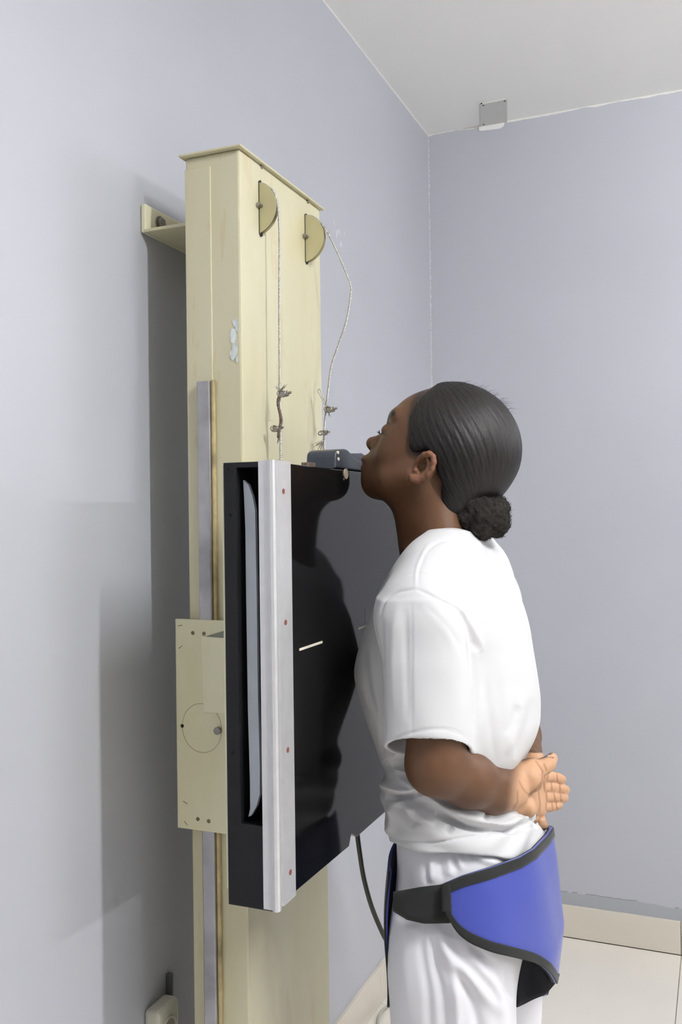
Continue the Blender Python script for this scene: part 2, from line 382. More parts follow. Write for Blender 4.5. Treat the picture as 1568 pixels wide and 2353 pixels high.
# carriage
YP = YC-.014
xl, xr_ = A(403, 1450, YP)[0], A(519, 1450, YP)[0]; zc1, zc0_ = A(403, 1422, YP)[2], A(416, 1903, YP)[2]
car = empty('carriage'); car.parent = hold
MB().box((xl, YP, zc0_), (XB, YP+.003, zc1), .0012).out('side_plate', M['beige_plate'], car)
MB().box((xl, YP+.0005, zc1-.004), (XB, YC-.002, zc1-.001)).out('top_plate', M['beige_plate'], car)
MB().box((CX1+.004, YP+.004, zc0_), (XB-.0005, CY1-.01, zc1-.03), .002).out('rear_block', M['beige_plate'], car)
MB().box((XB-.004, YS+.003, ZB+.02), (XB-.0005, YF-.01, ZT-.003), .001).out('rear_lip', M['beige_pale'], car)
MB().prism([Vector(A(x, y, YP-.0002)) for x, y in ((463, 1462), (517, 1466), (520, 1640), (469, 1636))], (0, -.0012, 0), .0004).out('cover_patch', M['beige_pale'], car)
MB().prism([Vector(A(x, y, YP-.0002)) for x, y in ((474, 1462), (514, 1450), (514, 1466))], (0, -.0008, 0)).out('slit', plain('grey_gap', (.2, .22, .17), .6), car)
c = A(464, 1673, YP); n = 64; rr = A(464, 1616, YP)[2]-c[2]
rg = MB()
for k in range(n):
    a0, a1 = 2*math.pi*k/n, 2*math.pi*(k+1)/n
    q = [Vector((c[0]+r_*math.cos(a)*.93, YP, c[2]+r_*math.sin(a))) for a, r_ in ((a0, rr), (a1, rr), (a1, rr-.0011), (a0, rr-.0011))]
    rg.prism(q, (0, -.0004, 0))
rg.out('round_cover', plain('scored_line', (.42, .39, .25), .6), car)
for (x, y, r_) in ((443.5, 1454.5, .0032), (469, 1456, .0032), (419, 1668, .0030), (455, 1882, .0032), (480, 1887, .0032)):
    MB().cyl(A(x, y, YP), (0, -1, 0), r_, .0006, 16).out('hole', M['dark'] if r_ < .0031 else plain('countersunk', (.16, .15, .09), .5), car)
scr(A(503, 1678, YP), (0, -1, 0), .006, .007, car, 'knob')
for (a, b) in (((409, 1438), (419, 1436.5)), ((411, 1490), (419, 1484)), ((421, 1841), (431, 1847)), ((424, 1887), (431, 1896))):
    p, q = A(*a, YP), A(*b, YP); MB().tube([p, q], .0007, 6).out('scratch_mark', plain('tick', (.3, .26, .14), .6), car)
# chin rest: a U-shaped rubber saddle on the top edge
def cr(x, y): q = at(x, y, 0, XF-.02); return (q[1], q[2])
prof = spline([cr(749, 1076), cr(750, 1044), cr(755, 1035), cr(765, 1033), cr(776, 1033), cr(785, 1040), cr(795, 1051), cr(806, 1057), cr(820, 1060), cr(834, 1060)], 4)
yb_ = prof[-1][0]; prof += [np.array([2*yb_-p[0], p[1]]) for p in prof[::-1][1:]]
MB().prism([Vector((XF-.055, p[0], max(p[1], ZT-.002))) for p in prof], (.052, 0, 0), .004, 3).out('chin_rest', M['rubber'], hold)
for p in ((775, 1040), (776, 1055)): MB().cyl(at(*p, 0, XF-.004), (1, 0, 0), .0026, .0025, 10).out('screw', M['mark'], hold)
wg = [at(x, y, 0, XF-.03) for x, y in ((801, 1058), (808, 1046), (814, 1041.5), (834, 1041), (842, 1047), (850, 1062))]
MB().prism([Vector(q) for q in wg], (-.03, 0, 0), .003, 2).out('chin_rest_wing', M['rubber'], hold)

# ------------------------------------------------------------------ cables
def rope(name, pts, r, mat, **kw):
    pts = spline(pts, 10); L = [0]
    for a, b in zip(pts, pts[1:]): L.append(L[-1]+np.linalg.norm(b-a))
    nseg = max(24, int(L[-1]/.0022)); ts = np.linspace(0, L[-1], nseg)
    P = np.array([[np.interp(t, L, [p[i] for p in pts]) for i in range(3)] for t in ts])
    mb = MB()
    for s_ in range(3):     # three laid strands
        Q = []
        for i in range(nseg):
            tg = Vector(P[min(i+1, nseg-1)]-P[max(i-1, 0)]).normalized(); u = Vector((tg.z, 0.01, -tg.x)).normalized(); v = tg.cross(u)
            a = ts[i]/.012*2*math.pi+s_*2.094
            Q.append(Vector(P[i])+(u*math.cos(a)+v*math.sin(a))*r*.5)
        mb.tube(Q, r*.56, 6)
    return mb.out(name, M[mat], kw.pop('parent', None), **kw)
def fray(base, dirv, n, ln, spread, mat, parent, name='frayed_end'):
    mb = MB()
    for k in range(n):
        d = (Vector(dirv).normalized()+Vector([random.uniform(-1, 1)*spread for _ in range(3)])).normalized()
        p0 = Vector(base)+Vector([random.uniform(-.0015, .0015) for _ in range(3)]); l_ = ln*random.uniform(.6, 1.1)
        b_ = Vector([random.uniform(-1, 1)*.25 for _ in range(3)])
        mb.tube([p0, p0+d*l_*.5+b_*l_*.15, p0+d*l_+b_*l_*.5], [.0006, .0005, .0003], 5)
    return mb.out(name, M[mat], parent)
cx, cy_, cz, R_ = PUL[0]; y0 = cy_
c1 = empty('wire_cable', label='straight steel wire rope hanging from the nearer pulley', category='cable')
arc = [(cx+R_*math.cos(a), y0, cz+R_*math.sin(a)) for a in np.radians([95, 70, 45, 20])]
xv = A(641, 560, y0)[0]
rope('rope', [np.array(p) for p in arc]+[A(642, 520, y0), A(642, 700, y0), A(643, 880, y0), A(645, 1064, y0)], .0020, 'wire', parent=c1)
def clamp(px, py, y, sz, parent, mat='steel'):
    p = A(px, py, y); mb = MB()
    mb.box(p-np.array([.004, .004, .0035])*sz, p+np.array([.0055, .004, .0035])*sz, .0012)
    mb.cyl(p+np.array([.004, 0, .0])*sz, (1, 0, .25), .0042*sz, .005*sz, 6, .0005)
    mb.cyl(p+np.array([.008, 0, .001])*sz, (1, 0, .25), .0020*sz, .006*sz, 8)
    mb.tube([p+np.array(v)*sz for v in ((-.005, -.003, .004), (-.006, -.005, .001), (-.005, -.003, -.003), (.004, -.004, -.004), (.006, -.003, .003), (-.003, -.002, .005))], .0016*sz, 6)
    return mb.out('wire_clamp', M[mat], parent)
clamp(650, 906, y0, 1.15, c1); clamp(634, 986, y0, 1.05, c1, 'steel')
fray(A(645, 900, y0), (-.5, 0, 1), 14, .014, .35, 'wire', c1); fray(A(647, 896, y0), (.9, 0, .8), 5, .012, .2, 'rustwire', c1); fray(A(642, 1000, y0), (-.2, 0, -1), 12, .013, .25, 'steel', c1)
rope('doubled_rope', [A(643, 908, y0-.002), A(639, 925, y0-.004), A(644, 950, y0-.004), A(647, 968, y0-.002), A(642, 985, y0-.003), A(640, 1005, y0-.002)], .0028, 'rustwire', parent=c1)
cx, cy_, cz, R_ = PUL[1]; y0 = cy_
c2 = empty('wire_cable', label='slack kinked steel wire rope looping off the farther pulley', category='cable')
arc = [(cx+R_*math.cos(a), y0, cz+R_*math.sin(a)) for a in np.radians([100, 75, 50])]
rope('rope', [np.array(p) for p in arc]+[A(752, 532, y0), A(776, 580, y0), A(798, 632, y0), A(806.5, 658, y0), A(806, 680, y0), A(797, 735, y0), A(779, 790, y0), A(762, 840, y0), A(754, 900, y0), A(748, 955, y0), A(745, 1000, y0), A(746, 1040, y0), A(746, 1070, y0)], .0020, 'wire', parent=c2)
rope('loop', [A(749, 932, y0), A(738, 912, y0), A(731, 898, y0), A(735, 894, y0), A(740, 905, y0), A(752, 932, y0)], .0014, 'wire', parent=c2)
clamp(757, 942, y0, 1.15, c2); clamp(746, 995, y0, .8, c2)
rg = MB(); pc = A(745, 995, y0)
for sx_ in (-1, 1): rg.tube([pc+np.array([sx_*(.005+.005*math.cos(a)), .003*math.sin(a)-.003, .004*math.sin(a)]) for a in np.linspace(0, 2*math.pi, 14)], .0012, 6)
rg.out('ring_clip', M['steel'], c2)
fray(A(744, 1010, y0), (-.9, 0, -1.1), 20, .022, .4, 'wire', c2); fray(A(745, 1004, y0), (0, 0, -1), 6, .012, .2, 'rustwire', c2)
fray(A(757, 950, y0), (.2, 0, -1), 4, .008, .3, 'steel', c2)
# power cable
yk = yz(822, 1929)[0]
pts = [A(820, 1905, yk+.02), A(827, 1960, yk+.03), A(837, 2020, yk+.05), A(855, 2085, yk+.08), A(880, 2145, yk+.12), A(902, 2188, yk+.17)]
pe = pts[-1]
pts += [pe+np.array([.02, .08, -.14]), pe+np.array([.04, .22, -.44]), np.array([.50, 2.02, .07]), np.array([.56, 2.16, .010]), np.array([.66, 2.28, .006]), np.array([.80, 2.36, .006]), np.array([1.0, 2.40, .006])]
fp = [at(900, 2308, 2, .006), at(884, 2318, 2, .006), at(872, 2334, 2, .006), at(869, 2356, 2, .006), at(874, 2400, 2, .006)]
MB().tube(spline(pts, 12), .0042, 10).out('power_cable', M['cable'], label='dark olive cable hanging from under the black cassette holder', category='cable')
MB().tube(spline([at(1100, 2290, 2, .006), at(1000, 2286, 2, .006), at(940, 2292, 2, .006)]+fp, 12), .0038, 10).out('floor_cable', M['cable_grey'], label='pale grey cable curling on the floor tiles', category='cable')
# wall socket
so = empty('wall_socket', label='cream round-hole wall socket low on the wall beside the column', category='socket')
s0 = at(364, 2353, 0, 0.0); ya, yb2 = at(364, 2330, 0, .03)[1], at(411, 2330, 0, .03)[1]; zs = at(400, 2296, 0, .03)[2]
MB().box((0.0, ya, zs-.085), (.032, yb2, zs), .008, 3).out('socket_body', M['socket'], so)
sc_c = np.array([.032, (ya+yb2)/2-.004, zs-.042])
n = 28; rb = MB()
rb.tube([sc_c+np.array([.001, .021*math.cos(a), .021*math.sin(a)]) for a in np.linspace(0, 2*math.pi, n)], .0022, 6)
rb.out('socket_ring', M['socket'], so)
MB().cyl(sc_c-np.array([.002, 0, 0]), (1, 0, 0), .0195, .003, 24).out('socket_well', plain('socket_well', (.36, .34, .27), .5), so)
for s_ in (-1, 1): MB().cyl(sc_c+np.array([.001, s_*.0095, 0]), (1, 0, 0), .0026, .001, 10).out('pin_hole', M['dark'], so)
MB().box((0, yb2+.004, zs-.12), (.012, yb2+.014, zs+.03), .003).out('cable_duct', plain('duct', (.10, .10, .11), .4), label='dark cable duct on the wall just right of the cream socket', category='duct')
# ------------------------------------------------------------------ implicit-surface modelling (signed distance grid -> mesh)
class SDF:
    def __init__(s, lo, hi, h):
        s.h = h; s.lo = np.array(lo, float); n = (np.ceil((np.array(hi)-s.lo)/h)+1).astype(int)
        s.ax = [s.lo[i]+h*np.arange(n[i]) for i in range(3)]; s.d = np.full(tuple(n), .5, np.float32)
    def put(s, fn, lo, hi, k=.008, mode='u'):
        pad = k+3*s.h; sl = []
        for i in range(3):
            a = max(0, int((min(lo[i], hi[i])-pad-s.lo[i])/s.h)); b = min(len(s.ax[i]), int((max(lo[i], hi[i])+pad-s.lo[i])/s.h)+2)
            if b <= a: return s
            sl.append(slice(a, b))
        x = s.ax[0][sl[0]][:, None, None]; y = s.ax[1][sl[1]][None, :, None]; z = s.ax[2][sl[2]][None, None, :]
        p = fn(x, y, z).astype(np.float32); d = s.d[tuple(sl)]
        if mode == 'u': h_ = np.maximum(k-np.abs(d-p), 0)/k; s.d[tuple(sl)] = np.minimum(d, p)-h_*h_*k*.25
        elif mode == 's': p = -p; h_ = np.maximum(k-np.abs(d-p), 0)/k; s.d[tuple(sl)] = np.maximum(d, p)+h_*h_*k*.25
        elif mode == 'i': h_ = np.maximum(k-np.abs(d-p), 0)/k; s.d[tuple(sl)] = np.maximum(d, p)+h_*h_*k*.25
        return s
    def cone(s, a, b, ra, rb, k=.008, mode='u', flat=None):
        a = np.array(a, float); b = np.array(b, float); ab = b-a; L = max(ab@ab, 1e-9); r = max(ra, rb)
        def fn(x, y, z):
            px, py, pz = x-a[0], y-a[1], z-a[2]
            t = np.clip((px*ab[0]+py*ab[1]+pz*ab[2])/L, 0, 1)
            qx, qy, qz = px-t*ab[0], py-t*ab[1], pz-t*ab[2]
            q = qx*qx+qy*qy+qz*qz
            if flat is not None:
                n_, f_ = flat; c_ = qx*n_[0]+qy*n_[1]+qz*n_[2]; q = q+c_*c_*(f_*f_-1)
            return np.sqrt(q)-(ra+(rb-ra)*t)
        return s.put(fn, np.minimum(a, b)-r, np.maximum(a, b)+r, k, mode)
    def chain(s, pts, k=.008, flat=None, mode='u'):
        for (a, ra), (b, rb) in zip(pts, pts[1:]): s.cone(a, b, ra, rb, k, mode, flat)
        return s
    def ell(s, c, r, rot=0.0, k=.008, mode='u', yaw=0.0):
        c = np.array(c, float); r = np.array(r, float); ca, sa = math.cos(rot), math.sin(rot); cb, sb = math.cos(yaw), math.sin(yaw)
        def fn(x, y, z):
            px, py, pz = x-c[0], y-c[1], z-c[2]
            px, py = px*cb+py*sb, -px*sb+py*cb
            u = px*ca+pz*sa; v = -px*sa+pz*ca
            k0 = np.sqrt((u/r[0])**2+(py/r[1])**2+(v/r[2])**2); k1 = np.sqrt((u/r[0]**2)**2+(py/r[1]**2)**2+(v/r[2]**2)**2)+1e-9
            return k0*(k0-1)/k1
        R3 = np.full(3, r.max()); return s.put(fn, c-R3, c+R3, k, mode)
    def rings(s, tab, z0, z1, k=.02, n=2.3, mode='u'):
        """tab: rows z, xc, yc, rx, ry"""
        t = np.array(sorted(tab)); 
        def fn(x, y, z):
            zz = z.ravel(); kk = np.linspace(-.012, .012, 9); I = lambda c: np.mean([np.interp(zz+q_, t[:, 0], t[:, c]) for q_ in kk], axis=0)[None, None, :]
            xc, yc, rx, ry = I(1), I(2), I(3), I(4)
            e = (np.abs((x-xc)/rx)**n+np.abs((y-yc)/ry)**n)**(1/n)
            return np.maximum((e-1)*np.minimum(rx, ry)*.9, np.maximum(z0-z, z-z1))
        lo = [(t[:, 1]-t[:, 3]).min(), (t[:, 2]-t[:, 4]).min(), z0]; hi = [(t[:, 1]+t[:, 3]).max(), (t[:, 2]+t[:, 4]).max(), z1]
        return s.put(fn, lo, hi, k, mode)
    def mesh(s, it=2):
        d = s.d; h = s.h; S_ = d < 0
        S_[0] = S_[-1] = False; S_[:, 0] = S_[:, -1] = False; S_[:, :, 0] = S_[:, :, -1] = False
        acc = np.zeros(tuple(n-1 for n in d.shape), np.uint8)
        for i in (0, 1):
            for j in (0, 1):
                for k in (0, 1):
                    acc += S_[i:d.shape[0]-1+i, j:d.shape[1]-1+j, k:d.shape[2]-1+k]
        mix = (acc > 0) & (acc < 8); idx = np.argwhere(mix); N = len(idx)
        vid = np.full(mix.shape, -1, np.int32); vid[mix] = np.arange(N)
        P = np.zeros((N, 3)); C = np.zeros(N)
        g = lambda o: d[idx[:, 0]+o[0], idx[:, 1]+o[1], idx[:, 2]+o[2]].astype(float)
        for a in range(3):
            b, c = (a+1) % 3, (a+2) % 3
            for u in (0, 1):
                for v in (0, 1):
                    o0 = [0, 0, 0]; o0[b] = u; o0[c] = v; o1 = list(o0); o1[a] = 1
                    d0, d1 = g(o0), g(o1); mk = (d0 < 0) != (d1 < 0)
                    t = np.where(mk, d0/np.where(mk, d0-d1, 1), 0)
                    q = np.tile(np.array(o0, float), (N, 1)); q[:, a] = t
                    P += q*mk[:, None]; C += mk
        P = s.lo+h*(idx+P/np.maximum(C, 1)[:, None])
        F = []
        for a in range(3):
            b, c = (a+1) % 3, (a+2) % 3
            sl0 = [slice(None)]*3; sl1 = [slice(None)]*3; sl0[a] = slice(0, -1); sl1[a] = slice(1, None)
            A0, A1 = S_[tuple(sl0)], S_[tuple(sl1)]
            for sgn, mk in ((1, A0 & ~A1), (0, ~A0 & A1)):
                e = np.argwhere(mk)
                if not len(e): continue
                def cell(db, dc):
                    q = e.copy(); q[:, b] -= db; q[:, c] -= dc; return vid[q[:, 0], q[:, 1], q[:, 2]]
                q = np.stack([cell(1, 1), cell(0, 1), cell(0, 0), cell(1, 0)], 1)
                F.append(q if sgn else q[:, ::-1])
        F = np.concatenate(F); F = F[(F >= 0).all(1)]
        return relax(P, F, it), F
def edges_of(F): return np.concatenate([F[:, [0, 1]], F[:, [1, 2]], F[:, [2, 3]], F[:, [3, 0]]])
def relax(P, F, it, lam=.5):
    E_ = edges_of(F); n = len(P); cnt = np.bincount(E_.ravel(), minlength=n).clip(1)
    for k in range(it*2):
        l_ = lam if k % 2 == 0 else -lam*1.03
        acc = np.stack([np.bincount(E_[:, 0], P[E_[:, 1], i], n)+np.bincount(E_[:, 1], P[E_[:, 0], i], n) for i in range(3)], 1)
        P = P+l_*(acc/cnt[:, None]-P)
    return P
def normals(P, F):
    nn = np.cross(P[F[:, 2]]-P[F[:, 0]], P[F[:, 3]]-P[F[:, 1]]); N = np.zeros_like(P)
    for i in range(3):
        for j in range(4): N[:, i] += np.bincount(F[:, j], nn[:, i], len(P))
    return N/np.maximum(np.linalg.norm(N, axis=1), 1e-12)[:, None]
def np_mesh(name, P, F, attrs={}):
    me = bpy.data.meshes.new(name); k = F.shape[1]
    me.vertices.add(len(P)); me.vertices.foreach_set('co', P.astype(np.float32).ravel())
    me.loops.add(F.size); me.loops.foreach_set('vertex_index', F.astype(np.int32).ravel())
    me.polygons.add(len(F)); me.polygons.foreach_set('loop_start', np.arange(0, F.size, k, dtype=np.int32))
    me.update(calc_edges=True); me.validate()
    for nm, v in attrs.items():
        if v.ndim == 1: a = me.attributes.new(nm, 'FLOAT', 'POINT'); a.data.foreach_set('value', v.astype(np.float32))
        else: a = me.attributes.new(nm, 'FLOAT_VECTOR', 'POINT'); a.data.foreach_set('vector', v.astype(np.float32).ravel())
    return me
def projn(P):
    v = P-CAM; z = v@FX; return np.stack([IW/2+FPX*(v@RX)/z, IH/2-FPX*(v@UX)/z], 1)
def pdist(Q, pts):
    """distance in px to a polyline and the parameter 0..1 along it"""
    pts = [np.array(p, float) for p in pts]; L = np.cumsum([0]+[np.linalg.norm(b-a) for a, b in zip(pts, pts[1:])])
    D = np.full(len(Q), 1e9); T_ = np.zeros(len(Q))
    for i, (a, b) in enumerate(zip(pts, pts[1:])):
        ab = b-a; t = np.clip(((Q-a)@ab)/(ab@ab), 0, 1); dd = np.linalg.norm(Q-a-t[:, None]*ab, axis=1)
        m_ = dd < D; D[m_] = dd[m_]; T_[m_] = (L[i]+t[m_]*(L[i+1]-L[i]))/L[-1]
    return D, T_
def folds(P, F, lst, ylim=None, taper=True):
    """raise (+) or press in (-) soft folds along curves laid over the side of the garment that was photographed; amp in mm, width in px"""
    N = normals(P, F); Q = projn(P); V = P-CAM; V /= np.linalg.norm(V, axis=1)[:, None]
    face = np.clip(-(N*V).sum(1)*4+.3, 0, 1)
    if ylim is not None: face = face*(P[:, 1] < ylim)
    disp = np.zeros(len(P))
    for pts, wd, amp in lst:
        pts = spline([np.array(p, float) for p in pts], 5) if len(pts) > 2 else pts
        D, T_ = pdist(Q, pts); e = np.exp(-(D/wd)**2)
        if taper: e = e*np.clip(np.minimum(T_, 1-T_)*5, .0, 1)**.7
        disp += amp*.001*e
    return P+N*(disp*face)[:, None]
def fit(px_rows, yc, zfix=0):
    """rows (py, pxL, pxR, ry[, yc]) -> rings whose outline matches both sides"""
    out = []
    for row in px_rows:
        py, pl, pr, ry = row[:4]; y_ = row[4] if len(row) > 4 else yc
        c = A((pl+pr)/2, py, y_); xc, z = c[0], c[2]; rx = (pr-pl)/2/1450
        th = np.linspace(0, 2*math.pi, 72)
        for _ in range(12):
            ct, st = np.cos(th), np.sin(th); n = 2.3
            X = xc+rx*np.sign(ct)*np.abs(ct)**(2/n); Y = y_+ry*np.sign(st)*np.abs(st)**(2/n)
            q = projn(np.stack([X, Y, np.full(72, z)], 1))[:, 0]
            xc += ((pl+pr)-(q.min()+q.max()))/2/1450; rx = max(.02, rx+((pr-pl)-(q.max()-q.min()))/2/1450*.9)
        out.append((z, xc, y_, rx, ry))
    return out
def poly2d(poly):
    """signed distance to a closed polygon in the XZ plane"""
    pl = [np.array(p, float) for p in poly]
    def fn(x, y, z):
        x = x+0*z; z = z+0*x; d = np.full(x.shape, 1e9); ins = np.zeros(x.shape, bool)
        for a, b in zip(pl, pl[1:]+pl[:1]):
            ex, ez = b-a; wx, wz = x-a[0], z-a[1]; t = np.clip((wx*ex+wz*ez)/(ex*ex+ez*ez), 0, 1)
            d = np.minimum(d, (wx-t*ex)**2+(wz-t*ez)**2)
            c_ = ((z >= a[1]) != (z >= b[1])) & (x < (b[0]-a[0])*(z-a[1])/((b[1]-a[1]) if b[1] != a[1] else 1e-9)+a[0])
            ins ^= c_
        return np.sqrt(d)*np.where(ins, -1, 1)
    return fn

# ------------------------------------------------------------------ the patient
YM = 1.42                                    # her mid plane
K = 1/1445.0                                 # metres per pixel at the mid plane
def Hd(px, py, dy=0.0):                      # point given on the mid-plane profile, shifted sideways
    q = A(px, py, YM); return np.array([q[0], YM+dy, q[2]])
feet = A(1040, 2000, YM)
person = empty('person', label='person in white tee and trousers leaning on the black cassette holder, hands clasped behind', category='person')
person.location = (feet[0], YM, 0)
PM = person
def pch(name, P, F, mat, parent=None, attrs={}, **kw):
    """child of the patient; the mesh is stored relative to her base point"""
    off = np.array([feet[0], YM, 0]) if (parent is None or parent == PM) else np.zeros(3)
    o = ob(name, np_mesh(name, P-off, F, attrs), mat, PM if parent is None else parent, True, **kw); return o
LSH = A(968, 1405, 1.255); LEL = A(1003, 1757, 1.237); LFM = A(1078, 1792, 1.285); LFW = A(1130, 1815, 1.33); LWR = A(1172, 1818, 1.372)
RSH = np.array([LSH[0], 2*YM-LSH[1], LSH[2]]); REL = A(1184, 1610, 1.63); RFM = A(1200, 1690, 1.57); RWR = A(1219, 1755, 1.475)
B = SDF((.33, 1.14, .80), (.80, 1.74, 1.62), .0022)
# --- head
B.ell(Hd(1022, 1003), (.0878, .068, .0800), 0, .01)
B.ell(Hd(1075, 1035), (.080, .066, .076), 0, .02)
def Hn(px, py, dy, s_):                       # near-side feature given where it shows, mirrored for the far side
    q = A(px, py, YM-abs(dy)); return np.array([q[0], YM+s_*abs(dy), q[2]])
B.ell(Hd(944, 1045), (.0505, .055, .085), math.radians(-14), .03)
B.ell(Hd(908, 1085), (.044, .040, .042), 0, .025)
for s_ in (-1, 1):
    B.ell(Hn(905, 1036, .034, s_), (.0225, .022, .034), math.radians(-24), .018)
    B.chain([(Hn(962, 1098, .048, s_), .024), (Hn(905, 1110, .030, s_), .021), (Hd(868, 1112, s_*.008), .016)], .022)
    B.cone(Hn(909, 957, .010, s_), Hn(914, 953, .042, s_), .0080, .010, .012)
B.ell(Hd(864, 1112), (.019, .019, .0185), 0, .016)
B.ell(Hd(871, 1070), (.023, .025, .030), math.radians(-25), .02)
B.cone(Hd(893, 996), Hd(861, 1018), .0065, .0090, .010)
B.ell(Hd(856, 1019), (.0103, .0100, .0103), 0, .006)
for s_ in (-1, 1):
    B.ell(Hn(864, 1027, .0130, s_), (.0090, .0062, .0080), 0, .004)
    B.ell(Hd(858, 1036, s_*.0060), (.004, .0032, .006), 0, .003, 's')
    B.ell(Hn(893, 986, .030, s_), (.012, .015, .010), 0, .010, 's')
    B.ell(Hn(896.5, 990, .031, s_), (.0140, .0150, .0120), 0, .004)
    B.cone(Hn(878, 997, .024, s_), Hn(884, 1000, .040, s_), .0012, .0012, .002, 's')
B.cone(Hd(847, 1057, -.014), Hd(847, 1057, .014), .0068, .0068, .006)
B.cone(Hd(846, 1075, -.012), Hd(846, 1075, .012), .0072, .0072, .005)
B.cone(Hd(838, 1066, -.022), Hd(838, 1066, .022), .002, .002, .003, 's')
# --- neck, shoulders
B.chain([(Hd(985, 1090), .052), (Hd(985, 1160), .047), (Hd(994, 1225), .048), (Hd(1010, 1300), .060)], .03)
for s_ in (-1, 1):
    B.cone(Hd(962, 1100, s_*.045), Hd(960, 1270, s_*.012), .013, .010, .02)
    B.cone(Hd(1020, 1130, s_*.03), Hd(1040, 1290, s_*.045), .028, .035, .03)
B.rings(fit([(1285, 960, 1130, .07), (1340, 910, 1160, .12), (1420, 870, 1195, .135), (1540, 845, 1210, .135), (1700, 885, 1205, .13), (1800, 905, 1195, .125), (1950, 925, 1210, .125)], YM), A(1000, 1945, YM)[2], A(1000, 1285, YM)[2], .04)
# --- ear (near and far)
for s_ in (-1, 1):
    yo = s_*.066
    def E_(px, py, o=0.0):
        q = A(px, py, YM-.072); return np.array([q[0], YM+s_*(.072+o), q[2]])
    B.ell(E_(981, 1074, -.003), (.015, .0065, .021), math.radians(-35), .008)
    rim = [(958, 1066, -.002, .0032), (966, 1053, .003, .0036), (979, 1045, .007, .0040), (992, 1043, .010, .0042), (1001, 1050, .012, .0042), (1003, 1063, .012, .0042), (998, 1077, .010, .0042), (988, 1089, .008, .0042), (975, 1097, .005, .0046), (962, 1102, .003, .0058), (952, 1101, .002, .0064), (947, 1095, .0, .0048)]
    B.chain([(E_(a, b, c), r) for a, b, c, r in rim], .003)
    ant = [(986, 1056, .004, .0030), (991, 1066, .006, .0032), (987, 1078, .006, .0032), (977, 1086, .004, .0032)]
    B.chain([(E_(a, b, c), r) for a, b, c, r in ant], .004)
    B.ell(E_(970, 1071, .004), (.0078, .0085, .0098), math.radians(-35), .003, 's')
    B.ell(E_(957, 1081, .002), (.0042, .005, .0042), 0, .003)
# --- arms
B.chain([(LSH, .044), ((LSH+LEL)/2, .0415), (LEL+np.array([0, 0, .05]), .0405), (LEL, .0405)], .008)
B.chain([(LEL, .0400), (LFM, .0360), (LFW, .0310), (LWR, .0280)], .018)
B.chain([(RSH, .046), (RSH*.4+REL*.6, .040), (REL, .036), (RFM, .030), (RWR, .0225)], .014)
# --- left hand, palm outwards
n_p = np.array([.87, -.48, .05]); n_p /= np.linalg.norm(n_p)
fl_ = (n_p, 1.25)
for (a, b, ra, rb) in (((1181, 1800, 1.385), (1243, 1789, 1.470), .0150, .0115), ((1183, 1814, 1.385), (1247, 1809, 1.475), .0150, .0115),
                       ((1185, 1832, 1.385), (1249, 1831, 1.475), .0150, .0115), ((1188, 1846, 1.385), (1246, 1851, 1.468), .0150, .0115), ((1186, 1853, 1.39), (1242, 1861, 1.452), .0130, .0112)):
    B.cone(A(*a), A(*b), ra, rb, .010, 'u', fl_)
B.ell(A(1216, 1786, 1.405), (.021, .027, .023), math.radians(20), .010, yaw=.5)         # ball of the thumb
B.ell(A(1212, 1852, 1.405), (.013, .024, .017), 0, .010, yaw=.5)
B.chain([(A(1190, 1783, 1.395), .0190), (A(1222, 1768, 1.412), .0155), (A(1248, 1762, 1.432), .0115), (A(1261, 1755, 1.440), .0102), (A(1270, 1742, 1.448), .0084)], .007)
FG = [[(1243, 1788, 1.468, .0100), (1263, 1784, 1.492, .0092), (1281, 1788, 1.512, .0086), (1291, 1791, 1.525, .0078)],
      [(1246, 1809, 1.470, .0102), (1268, 1807, 1.497, .0096), (1287, 1811, 1.520, .0090), (1299, 1815, 1.536, .0082)],
      [(1249, 1831, 1.470, .0100), (1271, 1829, 1.495, .0094), (1286, 1831, 1.516, .0088), (1296, 1833, 1.530, .0080)],
      [(1245, 1853, 1.464, .0094), (1264, 1852, 1.484, .0088), (1276, 1850, 1.500, .0081), (1284, 1850, 1.512, .0072)]]
for f_ in FG: B.chain([(A(a, b, c), r) for a, b, c, r in f_], .0025)
# --- right hand, held underneath the left
XO = np.array([-.004, 0, 0])
for (a, b, ra, rb) in (((1224, 1765, 1.475), (1206, 1838, 1.43), .016, .012), ((1230, 1770, 1.48), (1216, 1845, 1.44), .016, .012),
                       ((1237, 1775, 1.49), (1232, 1846, 1.455), .015, .012), ((1240, 1778, 1.495), (1243, 1842, 1.47), .013, .011)):
    B.cone(A(*a)+XO, A(*b)+XO, ra, rb, .008)
B.cone(A(1226, 1742, 1.462), A(1239, 1757, 1.455), .012, .011, .010)
for f_ in ([(1206, 1838, 1.43, .0095), (1197, 1866, 1.412, .009), (1191, 1884, 1.402, .0078)], [(1216, 1845, 1.44, .0095), (1210, 1868, 1.428, .009), (1205, 1876, 1.42, .008)],
           [(1232, 1846, 1.455, .0095), (1230, 1876, 1.44, .0088), (1229, 1882, 1.435, .008)], [(1241, 1842, 1.47, .009), (1243, 1879, 1.452, .0084), (1252, 1897, 1.446, .0078)]):
    B.chain([(A(a, b, c)+XO*.6, r) for a, b, c, r in f_], .0025)
P, F = B.mesh(2)
Q = projn(P); Nn = normals(P, F)
nearm = P[:, 1] < 1.60
def sm(x, a, b): t = np.clip((x-a)/(b-a), 0, 1); return t*t*(3-2*t)
